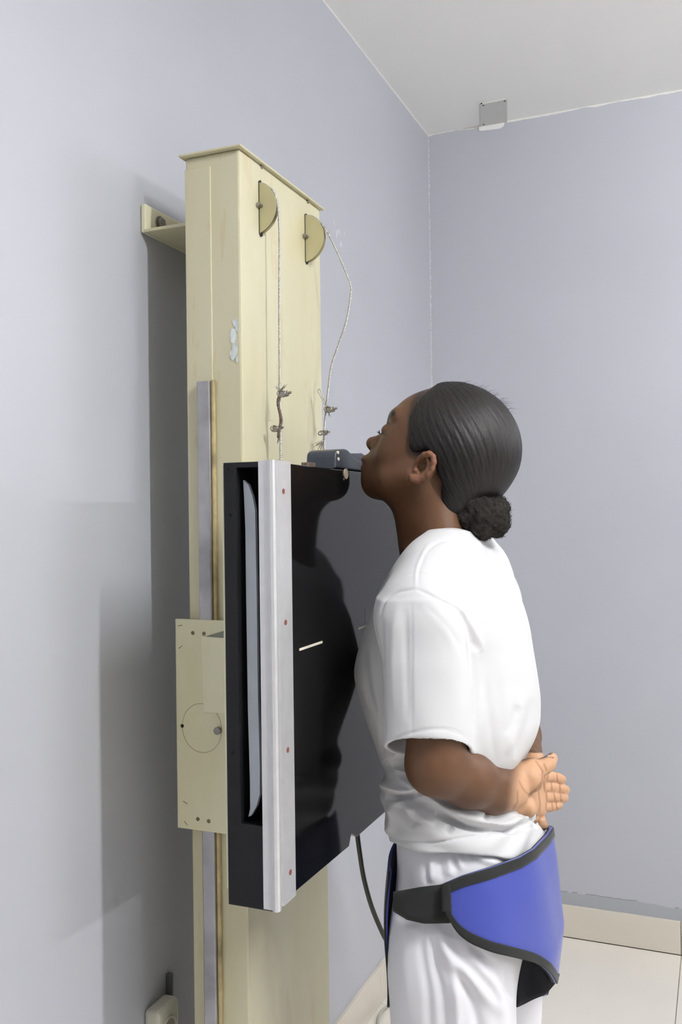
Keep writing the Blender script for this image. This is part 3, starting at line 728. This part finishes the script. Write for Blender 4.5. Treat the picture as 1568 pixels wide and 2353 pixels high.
# palm and fingers: lighter skin on the palmar side of the left hand
outw = sm(Nn@n_p, -.15, .45)
xl_ = 1183+.18*(1790-Q[:, 1])
tone = outw*sm(Q[:, 0]-xl_, -14, 22)*(Q[:, 1] > 1730)*(Q[:, 1] < 1885)*(P[:, 0] > .60)
tone = np.maximum(tone, .55*(np.abs(Q[:, 1]-1890) < 14)*(P[:, 0] > .58)*(Q[:, 0] > 1180))
dark = np.zeros(len(P))
Db, Tb = pdist(Q, [(893, 959), (897, 952), (903, 949)]); dark = np.maximum(dark, sm(-Db, -8, -4)*(P[:, 1] < YM)*(P[:, 0] > 0)*(Nn[:, 0] < .6))
Dl, _ = pdist(Q, [(876, 996), (888, 999)]); dark = np.maximum(dark, .8*sm(-Dl, -4, -1)*(P[:, 1] < YM-.01))
hlp = [(982, 884), (966, 902), (952, 928), (946, 955), (946, 985), (944, 1010), (947, 1034), (960, 1042)]
Dh, _ = pdist(Q, hlp); dark = np.maximum(dark, .8*sm(-Dh, -15, -1)*(P[:, 2] > A(950, 1060, YM)[2]))
lip = sm(-np.abs(P[:, 2]-A(840, 1066, YM)[2]), -.013, -.007)*sm(-P[:, 0], -(Hd(852, 1060)[0]), -(Hd(842, 1060)[0]))*(np.abs(P[:, 1]-YM) < .024)
earm = sm(-np.abs(P[:, 1]-(YM-.083)), -.016, -.006)*(Q[:, 0] > 935)*(Q[:, 0] < 1010)*(Q[:, 1] > 1035)*(Q[:, 1] < 1115)*(P[:, 1] < YM-.068)
cre = [[(1232, 1748), (1248, 1772), (1247, 1795), (1232, 1815), (1216, 1827)], [(1194, 1795), (1203, 1814), (1216, 1827)], [(1247, 1797), (1238, 1818), (1242, 1848), (1240, 1868)], [(1190, 1818), (1190, 1845), (1180, 1858)],
       [(1250, 1797), (1253, 1818)], [(1256, 1822), (1258, 1841)], [(1256, 1845), (1256, 1862)], [(1262, 1776), (1258, 1794)], [(1281, 1779), (1282, 1797)], [(1268, 1797), (1269, 1818)], [(1288, 1800), (1288, 1823)], [(1274, 1818), (1276, 1843)], [(1289, 1820), (1291, 1843)], [(1269, 1843), (1271, 1862)], [(1279, 1842), (1281, 1860)],
       [(1251, 1755), (1257, 1770)], [(1257, 1796), (1278, 1797), (1292, 1802)], [(1258, 1819), (1280, 1820), (1298, 1823)], [(1258, 1842), (1278, 1843), (1292, 1841)], [(1170, 1808), (1171, 1822)]]
crs = np.zeros(len(P))
for c_ in cre:
    D, _ = pdist(Q, c_); crs = np.maximum(crs, np.exp(-(D/1.7)**2))
crs *= (-(Nn*(P-CAM)).sum(1) > 0)*(P[:, 0] > .55)
P = P-Nn*(crs*.0009)[:, None]
def skin_mat():
    t = NT('skin'); at_ = lambda n_: t.n('ShaderNodeAttribute', _attribute_name=n_).outputs['Fac']
    nz = t.noise(22, 4); base = t.ramp(nz, [(.3, (.098, .047, .023)), (.7, (.126, .061, .030))])
    base = t.mix(at_('tone'), base, (.52, .305, .180))
    base = t.mix(t.mth('MULTIPLY', at_('lip'), .6), base, (.16, .06, .045))
    base = t.mix(t.mth('MULTIPLY', at_('earm'), .5), base, (.30, .14, .085))
    base = t.mix(t.mth('MULTIPLY', at_('crs'), .65), base, (.20, .075, .035))
    base = t.mix(at_('dark'), base, (.012, .010, .012))
    t.bump(t.noise(350, 3), .08, .0006)
    return t.set(Base_Color=base, Roughness=.48, Specular_IOR_Level=.33, Subsurface_Weight=.12, Subsurface_Radius=(.012, .005, .003), Subsurface_Scale=.5)
SKIN = skin_mat()
body = pch('body', P, F, SKIN, attrs=dict(tone=tone, dark=dark, lip=lip, earm=earm, crs=crs))
# --- finger nails that show
nl = MB()
for (x, y, yy, dx, dz) in ((1267.5, 1737, 1.442, 0, 1),):
    c = A(x, y, yy)-np.array([feet[0], YM, 0]); nl.box(c-np.array([.0055, .006, .0012]), c+np.array([.0055, .006, .0012]), .001)
nl.out('thumb_nail', plain('nail', (.66, .42, .32), .3), PM)
# --- eyelashes
el = MB(); off = Vector((feet[0], YM, 0))
for k in range(9):
    t_ = k/8; b0 = A(877+t_*6, 996+t_*1.5, YM-.031-.0005)+np.array([0, .012*(t_-.5)*-1, 0])
    el.tube([Vector(v)-off for v in (b0, b0+np.array([-.0045, 0, -.0004]), b0+np.array([-.0080+.003*t_, 0, .0012+.002*t_]), b0+np.array([-.0105+.006*t_, 0, .0040+.0035*t_]))], [.00045, .0004, .00028, .00012], 5)
el.out('eyelashes', plain('lash', (.012, .011, .02), .4), PM)
# --- hair
Hh = SDF((.40, 1.30, 1.26), (.72, 1.54, 1.62), .0022)
Hh.ell(Hd(1047, 1014), (.0925, .0755, .0895), 0, .01)
Hh.ell(Hd(1024, 1004), (.0900, .0715, .0832), 0, .02)
Hh.ell(Hd(1086, 1052), (.0660, .0735, .0685), 0, .05)
Hh.ell(Hd(1062, 1110), (.052, .058, .052), 0, .03)
# nape hair hugging the neck
for s_ in (-1, 1):
    Hh.cone(Hn(1050, 1105, .030, s_), Hn(1036, 1178, .028, s_), .036, .028, .02)
hl = [(1000, 840), (985, 880), (968, 900), (953, 925), (946, 955), (947, 985), (945, 1010), (946, 1030), (956, 1040), (962, 1042), (975, 1040), (990, 1036), (1004, 1046), (1010, 1062), (1014, 1090), (1022, 1110), (1018, 1135), (1006, 1170), (1008, 1196), (1018, 1200), (1030, 1184), (1050, 1182), (1064, 1205), (1070, 1240), (1300, 1240), (1300, 840)]
q0 = [A(x, y, YM-.05) for x, y in hl]
pf_ = poly2d([(q[0], q[2]) for q in q0])
Hh.put(pf_, Hh.lo, [a[-1] for a in Hh.ax], .008, 'i')
bc = Hd(1117, 1180)
Hp, Hf = Hh.mesh(2)
def streak(P, pole, c):
    ax_ = (pole-c)/np.linalg.norm(pole-c); v = P-c; z = v@ax_; e1 = np.cross(ax_, [0, 1, 0]); e1 /= np.linalg.norm(e1); e2 = np.cross(ax_, e1)
    ph = np.arctan2(v@e2, v@e1); rr_ = np.sqrt((v**2).sum(1)); return np.stack([np.cos(ph), np.sin(ph), z/np.maximum(rr_, 1e-6)*.25], 1), ph, z/rr_
sv, ph, cz_ = streak(Hp, Hd(1090, 1150), Hd(1040, 1020))
Nh = normals(Hp, Hf)
Hp = Hp+Nh*(.0003*np.sin(ph*46+2*np.sin(cz_*5))+.0003*np.sin(ph*83+cz_*4))[:, None]*sm(-cz_, -.9, -.5)[:, None]
def hair_mat(name, fuzzy=False):
    t = NT(name)
    if fuzzy:
        nz = t.noise(260, 6, .75); t.bump(nz, .9, .004)
        return t.set(Base_Color=t.ramp(nz, [(.35, (.010, .008, .007)), (.7, (.048, .038, .033))]), Roughness=.8, Specular_IOR_Level=.25)
    v = t.n('ShaderNodeAttribute', _attribute_name='sv').outputs['Vector']
    nz = t.noise(22, 5, .65, vec=v); n2 = t.noise(70, 4, .6, vec=v); n3 = t.noise(130, 3, .6)
    hsum = t.mth('ADD', nz, t.mth('MULTIPLY', n2, .7)); t.bump(t.mth('ADD', hsum, t.mth('MULTIPLY', n3, .3)), .42, .0025)
    return t.set(Base_Color=t.ramp(nz, [(.3, (.007, .006, .006)), (.75, (.020, .017, .016))]), Roughness=.42, Specular_IOR_Level=.27)
hair = pch('hair', Hp, Hf, hair_mat('hair'), attrs=dict(sv=sv))
Bn = SDF((.50, 1.33, 1.28), (.72, 1.51, 1.48), .0022)
Bn.ell(Hd(1106, 1168), (.034, .034, .028), 0, .01)
for (x, y, dy, r_) in ((1140, 1165, 0, .025), (1146, 1196, .004, .024), (1120, 1200, -.01, .027), (1095, 1185, -.012, .024), (1105, 1155, -.012, .024), (1135, 1180, -.02, .022), (1130, 1212, .0, .019), (1100, 1150, .02, .024), (1150, 1215, .0, .012), (1085, 1170, .0, .026), (1075, 1195, 0, .017)):
    Bn.ell(Hd(x-8+(5 if x > 1130 else -4 if x < 1105 else 0), y, dy-.012), (r_*1.04, r_*1.04, r_*1.02), 0, .010)
Bp, Bf = Bn.mesh(1)
rs = np.random.RandomState(3); W_ = np.zeros(len(Bp))
for f0, am in ((70, .0016), (150, .0012), (330, .0008), (600, .0006)):
    for _ in range(4):
        d_ = rs.randn(3); d_ /= np.linalg.norm(d_); W_ += am*np.sin(Bp@d_*f0*rs.uniform(.8, 1.2)+rs.rand()*6)
Bp = Bp+normals(Bp, Bf)*W_[:, None]
bun = pch('hair_bun', Bp, Bf, hair_mat('curly_hair', True))
# short curls standing off the bun and flyaways over the crown
fz = MB(); Nb = normals(Bp, Bf)
for k in rs.choice(len(Bp), 1500, replace=False):
    p = Vector(Bp[k])-off; nn_ = Vector(Nb[k]); t1 = nn_.orthogonal().normalized(); t2 = nn_.cross(t1); r_ = rs.uniform(.0010, .0022); a0 = rs.uniform(0, 6.28)
    pts = [p+nn_*(.0006*j)+(t1*math.cos(a0+j*1.0)+t2*math.sin(a0+j*1.0))*r_ for j in range(6)]
    fz.tube(pts, .00022, 3, cap=False)
fz.out('curls', M_HAIR if 'M_HAIR' in globals() else plain('curl_hair', (.016, .013, .011), .8), bun)
fw_ = MB()
cand = np.where((Hp[:, 2] > A(1000, 960, YM)[2]) & (np.abs(Hp[:, 1]-YM) < .035))[0]
for k in rs.choice(cand, 140, replace=False):
    p = Vector(Hp[k])-off; nn_ = Vector(Nh[k]); bk_ = Vector((1, 0, -.2)); l_ = rs.uniform(.003, .011); sd = Vector(rs.randn(3)*.5)
    fw_.tube([p-nn_*.0005, p+nn_*l_*.35+bk_*l_*.5+sd*.001, p+nn_*l_*.55+bk_*l_+sd*.003], [.00018, .00014, .00008], 3, cap=False)
fw_.out('flyaway_hair', plain('fly_hair', (.03, .024, .021), .7), hair)

# ------------------------------------------------------------------ shirt
SX = .485
T_ = SDF((.345, 1.13, .78), (.76, 1.72, 1.40), .0021)
rows = [(1240, 1012, 1096, .050), (1254, 984, 1130, .070), (1272, 950, 1149, .092), (1300, 907, 1166, .118), (1340, 879, 1183, .132), (1400, 853, 1206, .145), (1440, 838, 1218, .150), (1505, 822, 1228, .155), (1540, 816, 1234, .155), (1600, 827, 1242, .153), (1660, 847, 1241, .150), (1700, 862, 1229, .148), (1760, 884, 1196, .148), (1800, 870, 1205, .154), (1830, 880, 1220, .158), (1870, 889, 1240, .160), (1900, 893, 1252, .163), (1925, 896, 1252, .165), (1960, 900, 1252, .165)]
T_.rings(fit(rows, YM), A(1000, 1918, YM)[2]-.004, A(1000, 1238, YM)[2], .012)
hz0 = A(1000, 1918, YM)[2]-.006
T_.put(lambda x, y, z: z-(hz0+.036*np.clip(np.abs(y-YM)/.15, 0, 1)**1.4)+0*x, (.345, 1.13, hz0-.02), (.76, 1.72, hz0+.05), .005, 's')
# shoulders and sleeves
def sleeve(s_):
    Y0 = lambda y: y if s_ < 0 else 2*YM-y
    W3 = lambda px, py, y: (lambda q: np.array([q[0], Y0(y), q[2]]))(A(px, py, y))
    T_.cone(W3(1030, 1290, YM-.05), W3(972, 1395, 1.262), .045, .050, .05)
    T_.cone(W3(1000, 1330, YM-.09), W3(1010, 1430, 1.28), .05, .055, .05)
    tab = [(w_[2], w_[0], w_[1], r1, r2) for w_, r1, r2 in ((W3(968, 1375, 1.262), .046, .044), (W3(970, 1420, 1.252), .056, .050), (W3(980, 1510, 1.243), .0615, .054), (W3(983, 1620, 1.238), .0615, .056), (W3(985, 1745, 1.235), .0610, .058))]
    zt_, zb_ = tab[0][0], tab[-1][0]
    T_.ell(W3(974, 1408, 1.262), (.050, .045, .050), 0, .04)
    T_.rings(tab, zb_, zt_-.012, .03, 2.2)
    inner = [(z, x, y, rx-.0048, ry-.0048) for z, x, y, rx, ry in tab]
    inner = [(zb_-.03,)+inner[-1][1:]]+inner
    T_.rings(inner, zb_-.03, zb_+.13, .002, 2.2, 's')
    # slanted hem: the outer side is cut higher than the side next to the body
    pA, pB, pC = W3(883, 1735, 1.262), W3(985, 1697, 1.18), W3(1083, 1719, 1.235)
    n_ = np.cross(pB-pA, pC-pA); n_ /= np.linalg.norm(n_); n_ = n_*np.sign(n_[2])
    def cut(x, y, z):
        lim = np.where(s_ < 0, y-1.292, (2*YM-1.292)-y)
        return np.maximum((x-pA[0])*n_[0]+(y-pA[1])*n_[1]+(z-pA[2])*n_[2], lim)
    y0, y1 = (1.13, 1.30) if s_ < 0 else (2*YM-1.30, 2*YM-1.13)
    T_.put(cut, (.36, y0, zb_-.02), (.66, y1, zb_+.06), .003, 's')
sleeve(-1); sleeve(1)
# neck opening
T_.chain([(Hd(985, 1180), .050), (Hd(1008, 1240), .053), (Hd(1002, 1262), .044)], .004, mode='s')
T_.cone(Hd(965, 1252), Hd(905, 1215), .045, .06, .006, 's')
P, F = T_.mesh(4)
hemz = A(1000, 1918, YM)[2]
FL = [([(956, 1353), (936, 1356), (912, 1362), (886, 1383), (876, 1420)], 3.2, -1.6), ([(956, 1354), (979, 1363), (1019, 1382), (1052, 1400), (1066, 1425)], 3.2, -1.8),
      ([(956, 1350), (958, 1310), (972, 1275), (990, 1245)], 3.0, 1.0), ([(961, 1348), (963, 1310), (977, 1277)], 3.5, -.7),
      ([(1062, 1405), (1078, 1440), (1090, 1480), (1100, 1496)], 7, -3.2), ([(1050, 1385), (1080, 1430), (1102, 1470), (1108, 1500)], 8, 2.2), ([(1086, 1470), (1087, 1530), (1087, 1600), (1087, 1680)], 6, -2.2),
      ([(1100, 1520), (1097, 1600), (1099, 1700)], 12, 1.5), ([(880, 1420), (877, 1500), (876, 1600), (880, 1735)], 6, -4.0), ([(932, 1400), (933, 1480), (936, 1570), (938, 1660)], 9, -1.6), ([(918, 1380), (905, 1450), (900, 1540), (900, 1640)], 11, 1.6),
      ([(945, 1372), (946, 1450), (946, 1560), (946, 1695)], 2.5, -.7), ([(965, 1375), (1010, 1420), (1045, 1480), (1060, 1540)], 14, 1.4), ([(975, 1385), (1030, 1445), (1062, 1500)], 9, -1.1),
      ([(1020, 1310), (1060, 1350), (1100, 1400), (1130, 1470)], 14, -1.4), ([(990, 1330), (1030, 1370), (1062, 1398)], 10, -1.2),
      ([(1110, 1240), (1122, 1262), (1128, 1285)], 6, -2.5), ([(1100, 1238), (1120, 1290), (1136, 1340)], 10, 1.4), ([(975, 1272), (1000, 1252), (1022, 1243), (1060, 1241), (1100, 1247)], 3.6, -1.2), ([(889, 1714), (926, 1691), (985, 1677), (1040, 1679), (1080, 1697)], 3.2, -1.1),
      ([(1110, 1550), (1125, 1640), (1138, 1760)], 12, -1.4), ([(1150, 1500), (1165, 1620), (1175, 1740)], 12, 1.2), ([(1225, 1600), (1215, 1670), (1185, 1745)], 9, -2.6), ([(1205, 1590), (1195, 1660), (1165, 1735)], 10, 1.4), ([(1160, 1690), (1180, 1650), (1192, 1620)], 9, -1.6),
      ([(835, 1500), (845, 1570), (870, 1650), (880, 1700)], 9, -1.5), ([(850, 1470), (858, 1560), (868, 1640)], 8, 1.5), ([(828, 1560), (850, 1630)], 7, 1.2),
      # bunched cloth at the waist
      ([(880, 1750), (900, 1775), (935, 1785), (975, 1790)], 9, -4), ([(868, 1800), (905, 1812), (950, 1820), (975, 1808)], 9, 5), ([(890, 1768), (930, 1795), (965, 1812)], 7, 3), ([(884, 1834), (920, 1832), (960, 1822), (985, 1808)], 7, -6),
      ([(972, 1805), (1000, 1840), (1060, 1872), (1130, 1890)], 10, 4), ([(930, 1830), (980, 1850), (1040, 1880), (1100, 1898)], 9, -3.5), ([(893, 1850), (900, 1890), (895, 1920)], 9, 3), ([(910, 1845), (925, 1870), (955, 1900)], 9, -4), ([(928, 1845), (960, 1872), (1000, 1895)], 9, 3.5), ([(950, 1862), (965, 1900)], 8, -2.5),
      ([(1000, 1868), (1060, 1895), (1108, 1905), (1170, 1906), (1215, 1893)], 6, -6.5), ([(1010, 1850), (1070, 1885), (1130, 1895), (1180, 1893), (1212, 1880)], 9, 4.5), ([(1040, 1895), (1025, 1915)], 7, -2.5), ([(1125, 1868), (1108, 1890)], 7, -3), ([(1165, 1885), (1200, 1880), (1230, 1872)], 6, 2.5), ([(1230, 1885), (1240, 1900)], 5, -2.5)]
FL += [([(890, 1921), (945, 1936), (1000, 1935), (1060, 1926), (1120, 1917), (1180, 1912), (1235, 1897)], 3.2, -1.6)]
P = folds(P, F, [(a_, b_, c_*(2.0 if a_[0][1] > 1745 else 1.3)) for a_, b_, c_ in FL], 1.62)
# soft broad drapes everywhere, so the far side is cloth too
Ns = normals(P, F)
dr = .0016*np.sin(P[:, 1]*38+P[:, 2]*9)*np.sin(P[:, 2]*14+P[:, 0]*20)+.0009*np.sin(P[:, 0]*70+P[:, 2]*31+P[:, 1]*20)
bunch = sm(-P[:, 2], -(hemz+.13), -(hemz+.04)); dr += bunch*(.0022*np.sin(P[:, 2]*150+4*np.sin(P[:, 0]*17+P[:, 1]*13)))
P = P+Ns*dr[:, None]; P = relax(P, F, 1)
def cloth(name, c, sc=900, rough=.85):
    t = NT(name); t.bump(t.noise(sc, 2), .08, .0005)
    t.b.inputs['Sheen Weight'].default_value = .15
    return t.set(Base_Color=t.ramp(t.noise(5, 3), [(.3, tuple(v*.975 for v in c)), (.7, c)]), Roughness=rough, Specular_IOR_Level=.2)
WHITE = cloth('white_cotton', (.61, .61, .62)); WHITE2 = cloth('white_twill', (.76, .76, .80))
pch('shirt', P, F, WHITE)

# ------------------------------------------------------------------ trousers and shoes
L_ = SDF((.36, 1.22, .02), (.76, 1.64, 1.02), .0034)
zcr = A(1000, 2200, YM)[2]
pel = fit([(1840, 912, 1215, .130), (1880, 910, 1235, .143), (1930, 912, 1245, .154), (1980, 912, 1250, .158), (2040, 905, 1250, .165), (2110, 900, 1235, .166), (2170, 899, 1208, .160), (2230, 908, 1180, .140), (2290, 920, 1165, .110)], YM)
L_.rings(pel, A(1000, 2280, YM)[2], A(1000, 1850, YM)[2], .03)
YN, YFAR = YM-.087, YM+.087
legn = fit([(2090, 930, 1180, .066), (2140, 915, 1184, .076), (2200, 905, 1188, .083), (2353, 899, 1189, .084), (2500, 902, 1182, .082)], YN)
zl, xc_, _, rx_, _ = legn[-1]
low = [(.80*zl, xc_+.002, YN, rx_*.95, .080), (.45, xc_+.004, YN, .078, .070), (.25, xc_+.012, YN, .070, .064), (.06, xc_+.012, YN, .066, .060)]
low = [l for l in low if l[0] < zl]
nt = legn+low
L_.rings(nt, .045, A(1000, 2110, YN)[2], .030)
L_.rings([(z, x+.008, YFAR, rx, ry) for z, x, y, rx, ry in nt], .045, A(1000, 2110, YN)[2], .03)
P, F = L_.mesh(3)
P = folds(P, F, [([(975, 2125), (968, 2180), (985, 2290), (990, 2460)], 9, -3.5), ([(1000, 2120), (1035, 2190), (1085, 2250), (1150, 2330)], 13, 6), ([(1012, 2165), (1045, 2250), (1060, 2460)], 12, 5.5), ([(1035, 2220), (1085, 2300), (1120, 2460)], 14, -6),
                 ([(990, 2140), (1000, 2220), (1018, 2300), (1025, 2460)], 9, -4.5), ([(1060, 2170), (1110, 2230), (1150, 2290), (1165, 2450)], 12, 5), ([(1080, 2165), (1140, 2230), (1175, 2300)], 9, -4), ([(1160, 2215), (1170, 2270), (1182, 2300)], 7, -4),
                 ([(992, 1975), (995, 2028)], 6, 3.5), ([(1012, 1970), (1016, 2022)], 4, -3), ([(1032, 1965), (1034, 2015)], 6, 3), ([(978, 1985), (982, 2030)], 5, -2.5), ([(1050, 1960), (1062, 2000)], 6, 3), ([(1045, 1962), (1048, 2005)], 4, -2.5),
                 ([(1075, 1952), (1110, 1975), (1150, 1985)], 7, 4), ([(1110, 1945), (1150, 1965), (1180, 1972)], 5, -4), ([(1135, 1935), (1175, 1952), (1200, 1958)], 6, 4), ([(1175, 1925), (1205, 1945)], 6, -3.5), ([(1195, 1915), (1225, 1930)], 6, 3),
                 ([(930, 1955), (930, 2040)], 10, -1.5), ([(928, 2120), (934, 2230), (936, 2353)], 14, 1.2)], 1.60)
Ns = normals(P, F); P = P+Ns*(.0012*np.sin(P[:, 0]*55+P[:, 2]*12+P[:, 1]*30)*np.sin(P[:, 2]*17))[:, None]
pch('trousers', P, F, WHITE2)
for yy, dx in ((YN, 0), (YFAR, .008)):
    Sh = SDF((.33, yy-.06, -.005), (.68, yy+.06, .14), .004); x0 = xc_+.012+dx
    Sh.cone((x0+.04, yy, .04), (x0-.02, yy, .045), .037, .036, .02); Sh.cone((x0-.02, yy, .040), (x0-.12, yy, .030), .040, .028, .02); Sh.cone((x0+.02, yy, .06), (x0+.02, yy, .10), .04, .045, .02)
    Sh.put(lambda x, y, z: -(z+0*x+0*y)+.002, Sh.lo, [a[-1] for a in Sh.ax], .004, 'i')
    P, F = Sh.mesh(1); pch('shoe', P-np.array([0, 0, .002]), F, plain('shoe_leather', (.6, .6, .6), .5), label='white clog')

# ------------------------------------------------------------------ lead apron round the hips
BLUE = cloth('blue_vinyl', (.046, .066, .34), 300, .42); BLUE.node_tree.nodes['Principled BSDF'].inputs['Specular IOR Level'].default_value = .45
TRIM = cloth('black_webbing', (.015, .0165, .0155), 700, .75); LINING = plain('black_lining', (.006, .007, .012), .6, spec=.25)
apron = empty('lead_apron'); apron.parent = PM
ring_r = fit([(1900, 880, 1263, .172), (1940, 880, 1269, .178), (1980, 880, 1275, .182), (2058, 880, 1283, .188), (2103, 880, 1288, .190), (2135, 880, 1292.5, .190), (2167, 880, 1290, .190), (2205, 880, 1286, .189), (2243, 880, 1275, .187), (2275, 880, 1262, .184), (2400, 880, 1240, .178)], YM)
RT = np.array(sorted(ring_r))
def sheet(th, z, o=0.0):
    zz, xc, yc, rx, ry = [np.interp(z, RT[:, 0], RT[:, c]) for c in range(5)]
    n = 2.15; c, s_ = math.cos(th), math.sin(th)
    # ripples
    rp = .0035*math.sin(th*9+z*14)*.5
    return np.array([xc+(rx+o+rp)*np.sign(c)*abs(c)**(2/n), YM+(ry+o+rp*.4)*np.sign(s_)*abs(s_)**(2/n), z])
TOP = [(1014, 2032), (1063, 2011), (1127, 1992), (1191, 1969), (1223, 1950), (1254, 1918), (1264, 1902)]
BOT = [(1020, 2070), (1030, 2105), (1044, 2132), (1076, 2161), (1127, 2183), (1191, 2199), (1230, 2210), (1251, 2224), (1266, 2243), (1273, 2259)]
BOTF = [(1070, 2372), (1130, 2340), (1191, 2311), (1230, 2294), (1251, 2285), (1267, 2269), (1273, 2259)]
def zon(th, curve, zg=.75):
    xs_, ys_ = zip(*curve); z = zg
    for _ in range(25):
        p = sheet(th, z); qx, qy = proj(p); ty = np.interp(qx, xs_, ys_)
        z -= (ty-qy)/1500*.7
    return z
NTH = 96
# th = -pi/2 is her near side, 0 her back, +pi/2 the far side
def th_at(px, py, lo, hi, z=.75):
    for _ in range(40):
        mid = (lo+hi)/2; p = sheet(mid, z); q = proj(p)
        if q[0] < px: lo = mid
        else: hi = mid
    return mid
t0 = th_at(1018, 2050, -2.6, -1.0, .86)
tz = np.linspace(-1.2, .4, 161); pxs = [proj(sheet(t, .74))[0] for t in tz]; tsil = tz[int(np.argmax(pxs))]
t1 = 1.45
ths = np.linspace(t0, t1, NTH); tops = []; bots = []
ztop_back = zon(tsil, TOP, .95); zbot_sil = zon(tsil, BOT, .72)
for t in ths:
    if t <= tsil:
        tops.append(zon(t, TOP, .9)); bots.append(zon(t, BOT, .75))
    else:
        tops.append(ztop_back-.10*max(0, (t-.3))**1.3*.6); bots.append(zon(t, BOTF, .68) if t < 1.3 else bots[-1])
bots = np.array(bots); tops = np.array(tops)
kern = np.ones(5)/5
for arr in (bots,): arr[2:-2] = np.convolve(arr, kern, 'valid')
NV = 30; Pa = []; 
for t, zt_, zb_ in zip(ths, tops, bots):
    for v in np.linspace(0, 1, NV): Pa.append(sheet(t, zt_+(zb_-zt_)*v))
Pa = np.array(Pa); Fa = np.array([[i*NV+j, (i+1)*NV+j, (i+1)*NV+j+1, i*NV+j+1] for i in range(NTH-1) for j in range(NV-1)])
def sheetobj(name, P, F, th_, mat, parent, off_=None):
    me = np_mesh(name, P-np.array([feet[0], YM, 0]), F); o = ob(name, me, mat, parent, True)
    md = o.modifiers.new('thick', 'SOLIDIFY'); md.thickness = th_; md.offset = 1; return o
Nf = normals(Pa, Fa); sgn = 1 if (Nf[:, 0][len(Nf)//2]) > 0 else -1
if sgn < 0: Fa = Fa[:, ::-1]; Nf = -Nf
sheetobj('blue_panel', Pa, Fa, .004, BLUE, apron)
sheetobj('lining', Pa-Nf*.0006, Fa[:, ::-1], .0012, LINING, apron)
def ribbon(name, rows_, outn, th_, mat, parent):
    n = len(rows_[0]); P = np.concatenate(rows_); F = np.array([[r*n+i, r*n+i+1, (r+1)*n+i+1, (r+1)*n+i] for r in range(len(rows_)-1) for i in range(n-1)])
    N = normals(P, F)
    if (N*outn(P)).sum() < 0: F = F[:, ::-1]
    return sheetobj(name, P, F, th_, mat, parent)
outn = lambda P: P-np.array([RT[5, 1], YM, 0])*np.array([1, 1, 0])-np.array([0, 0, 1])*P[:, 2:3]
tw = .0135
def edge_rows(which):
    rows_ = []
    for f_ in np.linspace(-.06, 1, 5):
        r_ = []
        for t, zt_, zb_ in zip(ths, tops, bots):
            z = (zt_-tw*f_) if which == 't' else (zb_+tw*f_); r_.append(sheet(t, z, .0045))
        rows_.append(np.array(r_))
    return rows_
ribbon('edge_trim', edge_rows('t'), outn, .0015, TRIM, apron)
ribbon('edge_trim', edge_rows('b'), outn, .0015, TRIM, apron)
rws = []
for f_ in np.linspace(-.1, 1, 4):
    t_ = ths[0]+f_*.085; rws.append(np.array([sheet(t_, z, .0048) for z in np.linspace(tops[0]+.001, bots[0]-.012, 24)]))
ribbon('edge_trim', rws, outn, .0016, TRIM, apron)
# inner face of the lower trim
rws = []
for f_ in np.linspace(-.06, 1, 4): rws.append(np.array([sheet(t, zb_+tw*f_, -.0030) for t, zb_ in zip(ths, bots)]))
ribbon('inner_trim', rws, outn, .001, TRIM, apron)
# strap from the panel to the front flap
SF = np.array(sorted(fit([(1950, 895, 1200, .166), (2040, 892, 1200, .172), (2110, 889, 1200, .174), (2250, 887, 1200, .174)], YM)))
def front(th, z, o=0.0):
    zz, xc, yc, rx, ry = [np.interp(z, SF[:, 0], SF[:, c]) for c in range(5)]; n = 2.3; c, s_ = math.cos(th), math.sin(th)
    return np.array([xc+(rx+o)*np.sign(c)*abs(c)**(2/n), YM+(ry+o)*np.sign(s_)*abs(s_)**(2/n), z])
def zf(th, curve, o=0.0, zg=.85):
    xs_, ys_ = zip(*curve); z = zg
    for _ in range(25):
        qx, qy = proj(front(th, z, o)); z -= (np.interp(qx, xs_, ys_)-qy)/1500*.7
    return z
def fth(px, lo=-math.pi, hi=-1.2, z=.85):
    for _ in range(40):
        mid = (lo+hi)/2; q = proj(front(mid, z))
        if q[0] < px: lo = mid
        else: hi = mid
    return mid
tA, tB = fth(918, -3.0, -1.3), fth(1036, -2.6, -1.0)
ST = [(880, 2052), (926, 2043), (970, 2033), (1018, 2026)]; SBm = [(880, 2060), (917, 2090), (945, 2108), (980, 2116), (1031, 2114)]
rws = [[], [], [], [], [], []]
for t in np.linspace(tA, tB, 30):
    za, zb_ = zf(t, ST), zf(t, SBm)
    for k in range(6): rws[k].append(front(t, za+(zb_-za)*k/5, .0085))
ribbon('strap', [np.array(r) for r in rws], outn, .0022, TRIM, apron)
# front flap hanging before the hips
th_f = np.linspace(-math.pi*.75, -math.pi*1.22, 40)
zt_f = A(895, 1912, YM)[2]
rws = []
for k in range(22):
    f_ = k/21; r_ = []
    for t in th_f:
        u = abs((t+math.pi)/(math.pi*.2)); zb_ = A(892, 2235, YM)[2]+.02*u*u; zz = zt_f-.012*u+(zb_-zt_f)*f_
        r_.append(front(t, zz, -.002+.004*math.sin(f_*5)))
    rws.append(np.array(r_))
ribbon('front_flap', rws, outn, .004, cloth('navy_vinyl', (.03, .045, .20), 300, .45), apron)
e0 = [np.array([r[j] for r in rws]) for j in (0, 1, 2)]
ribbon('flap_trim', [e+np.array([-.001, -.0045, 0]) for e in e0], outn, .002, TRIM, apron)

# lining of the lower back edge, tucked in between the thighs
rws = []
for k in range(10):
    f_ = k/9; r_ = []
    for j in range(14):
        g = j/13; px = 1274-88*g; yb_ = np.interp(g, [0, .25, 1], [2258, 2284, 2313]); yt_ = np.interp(g, [0, .3, 1], [2240, 2205, 2190])
        r_.append(A(px, yt_+(yb_-yt_)*f_, 1.43-.03*g-.006*math.sin(g*6)))
    rws.append(np.array(r_))
ribbon('tucked_lining', rws, outn, .003, LINING, apron)
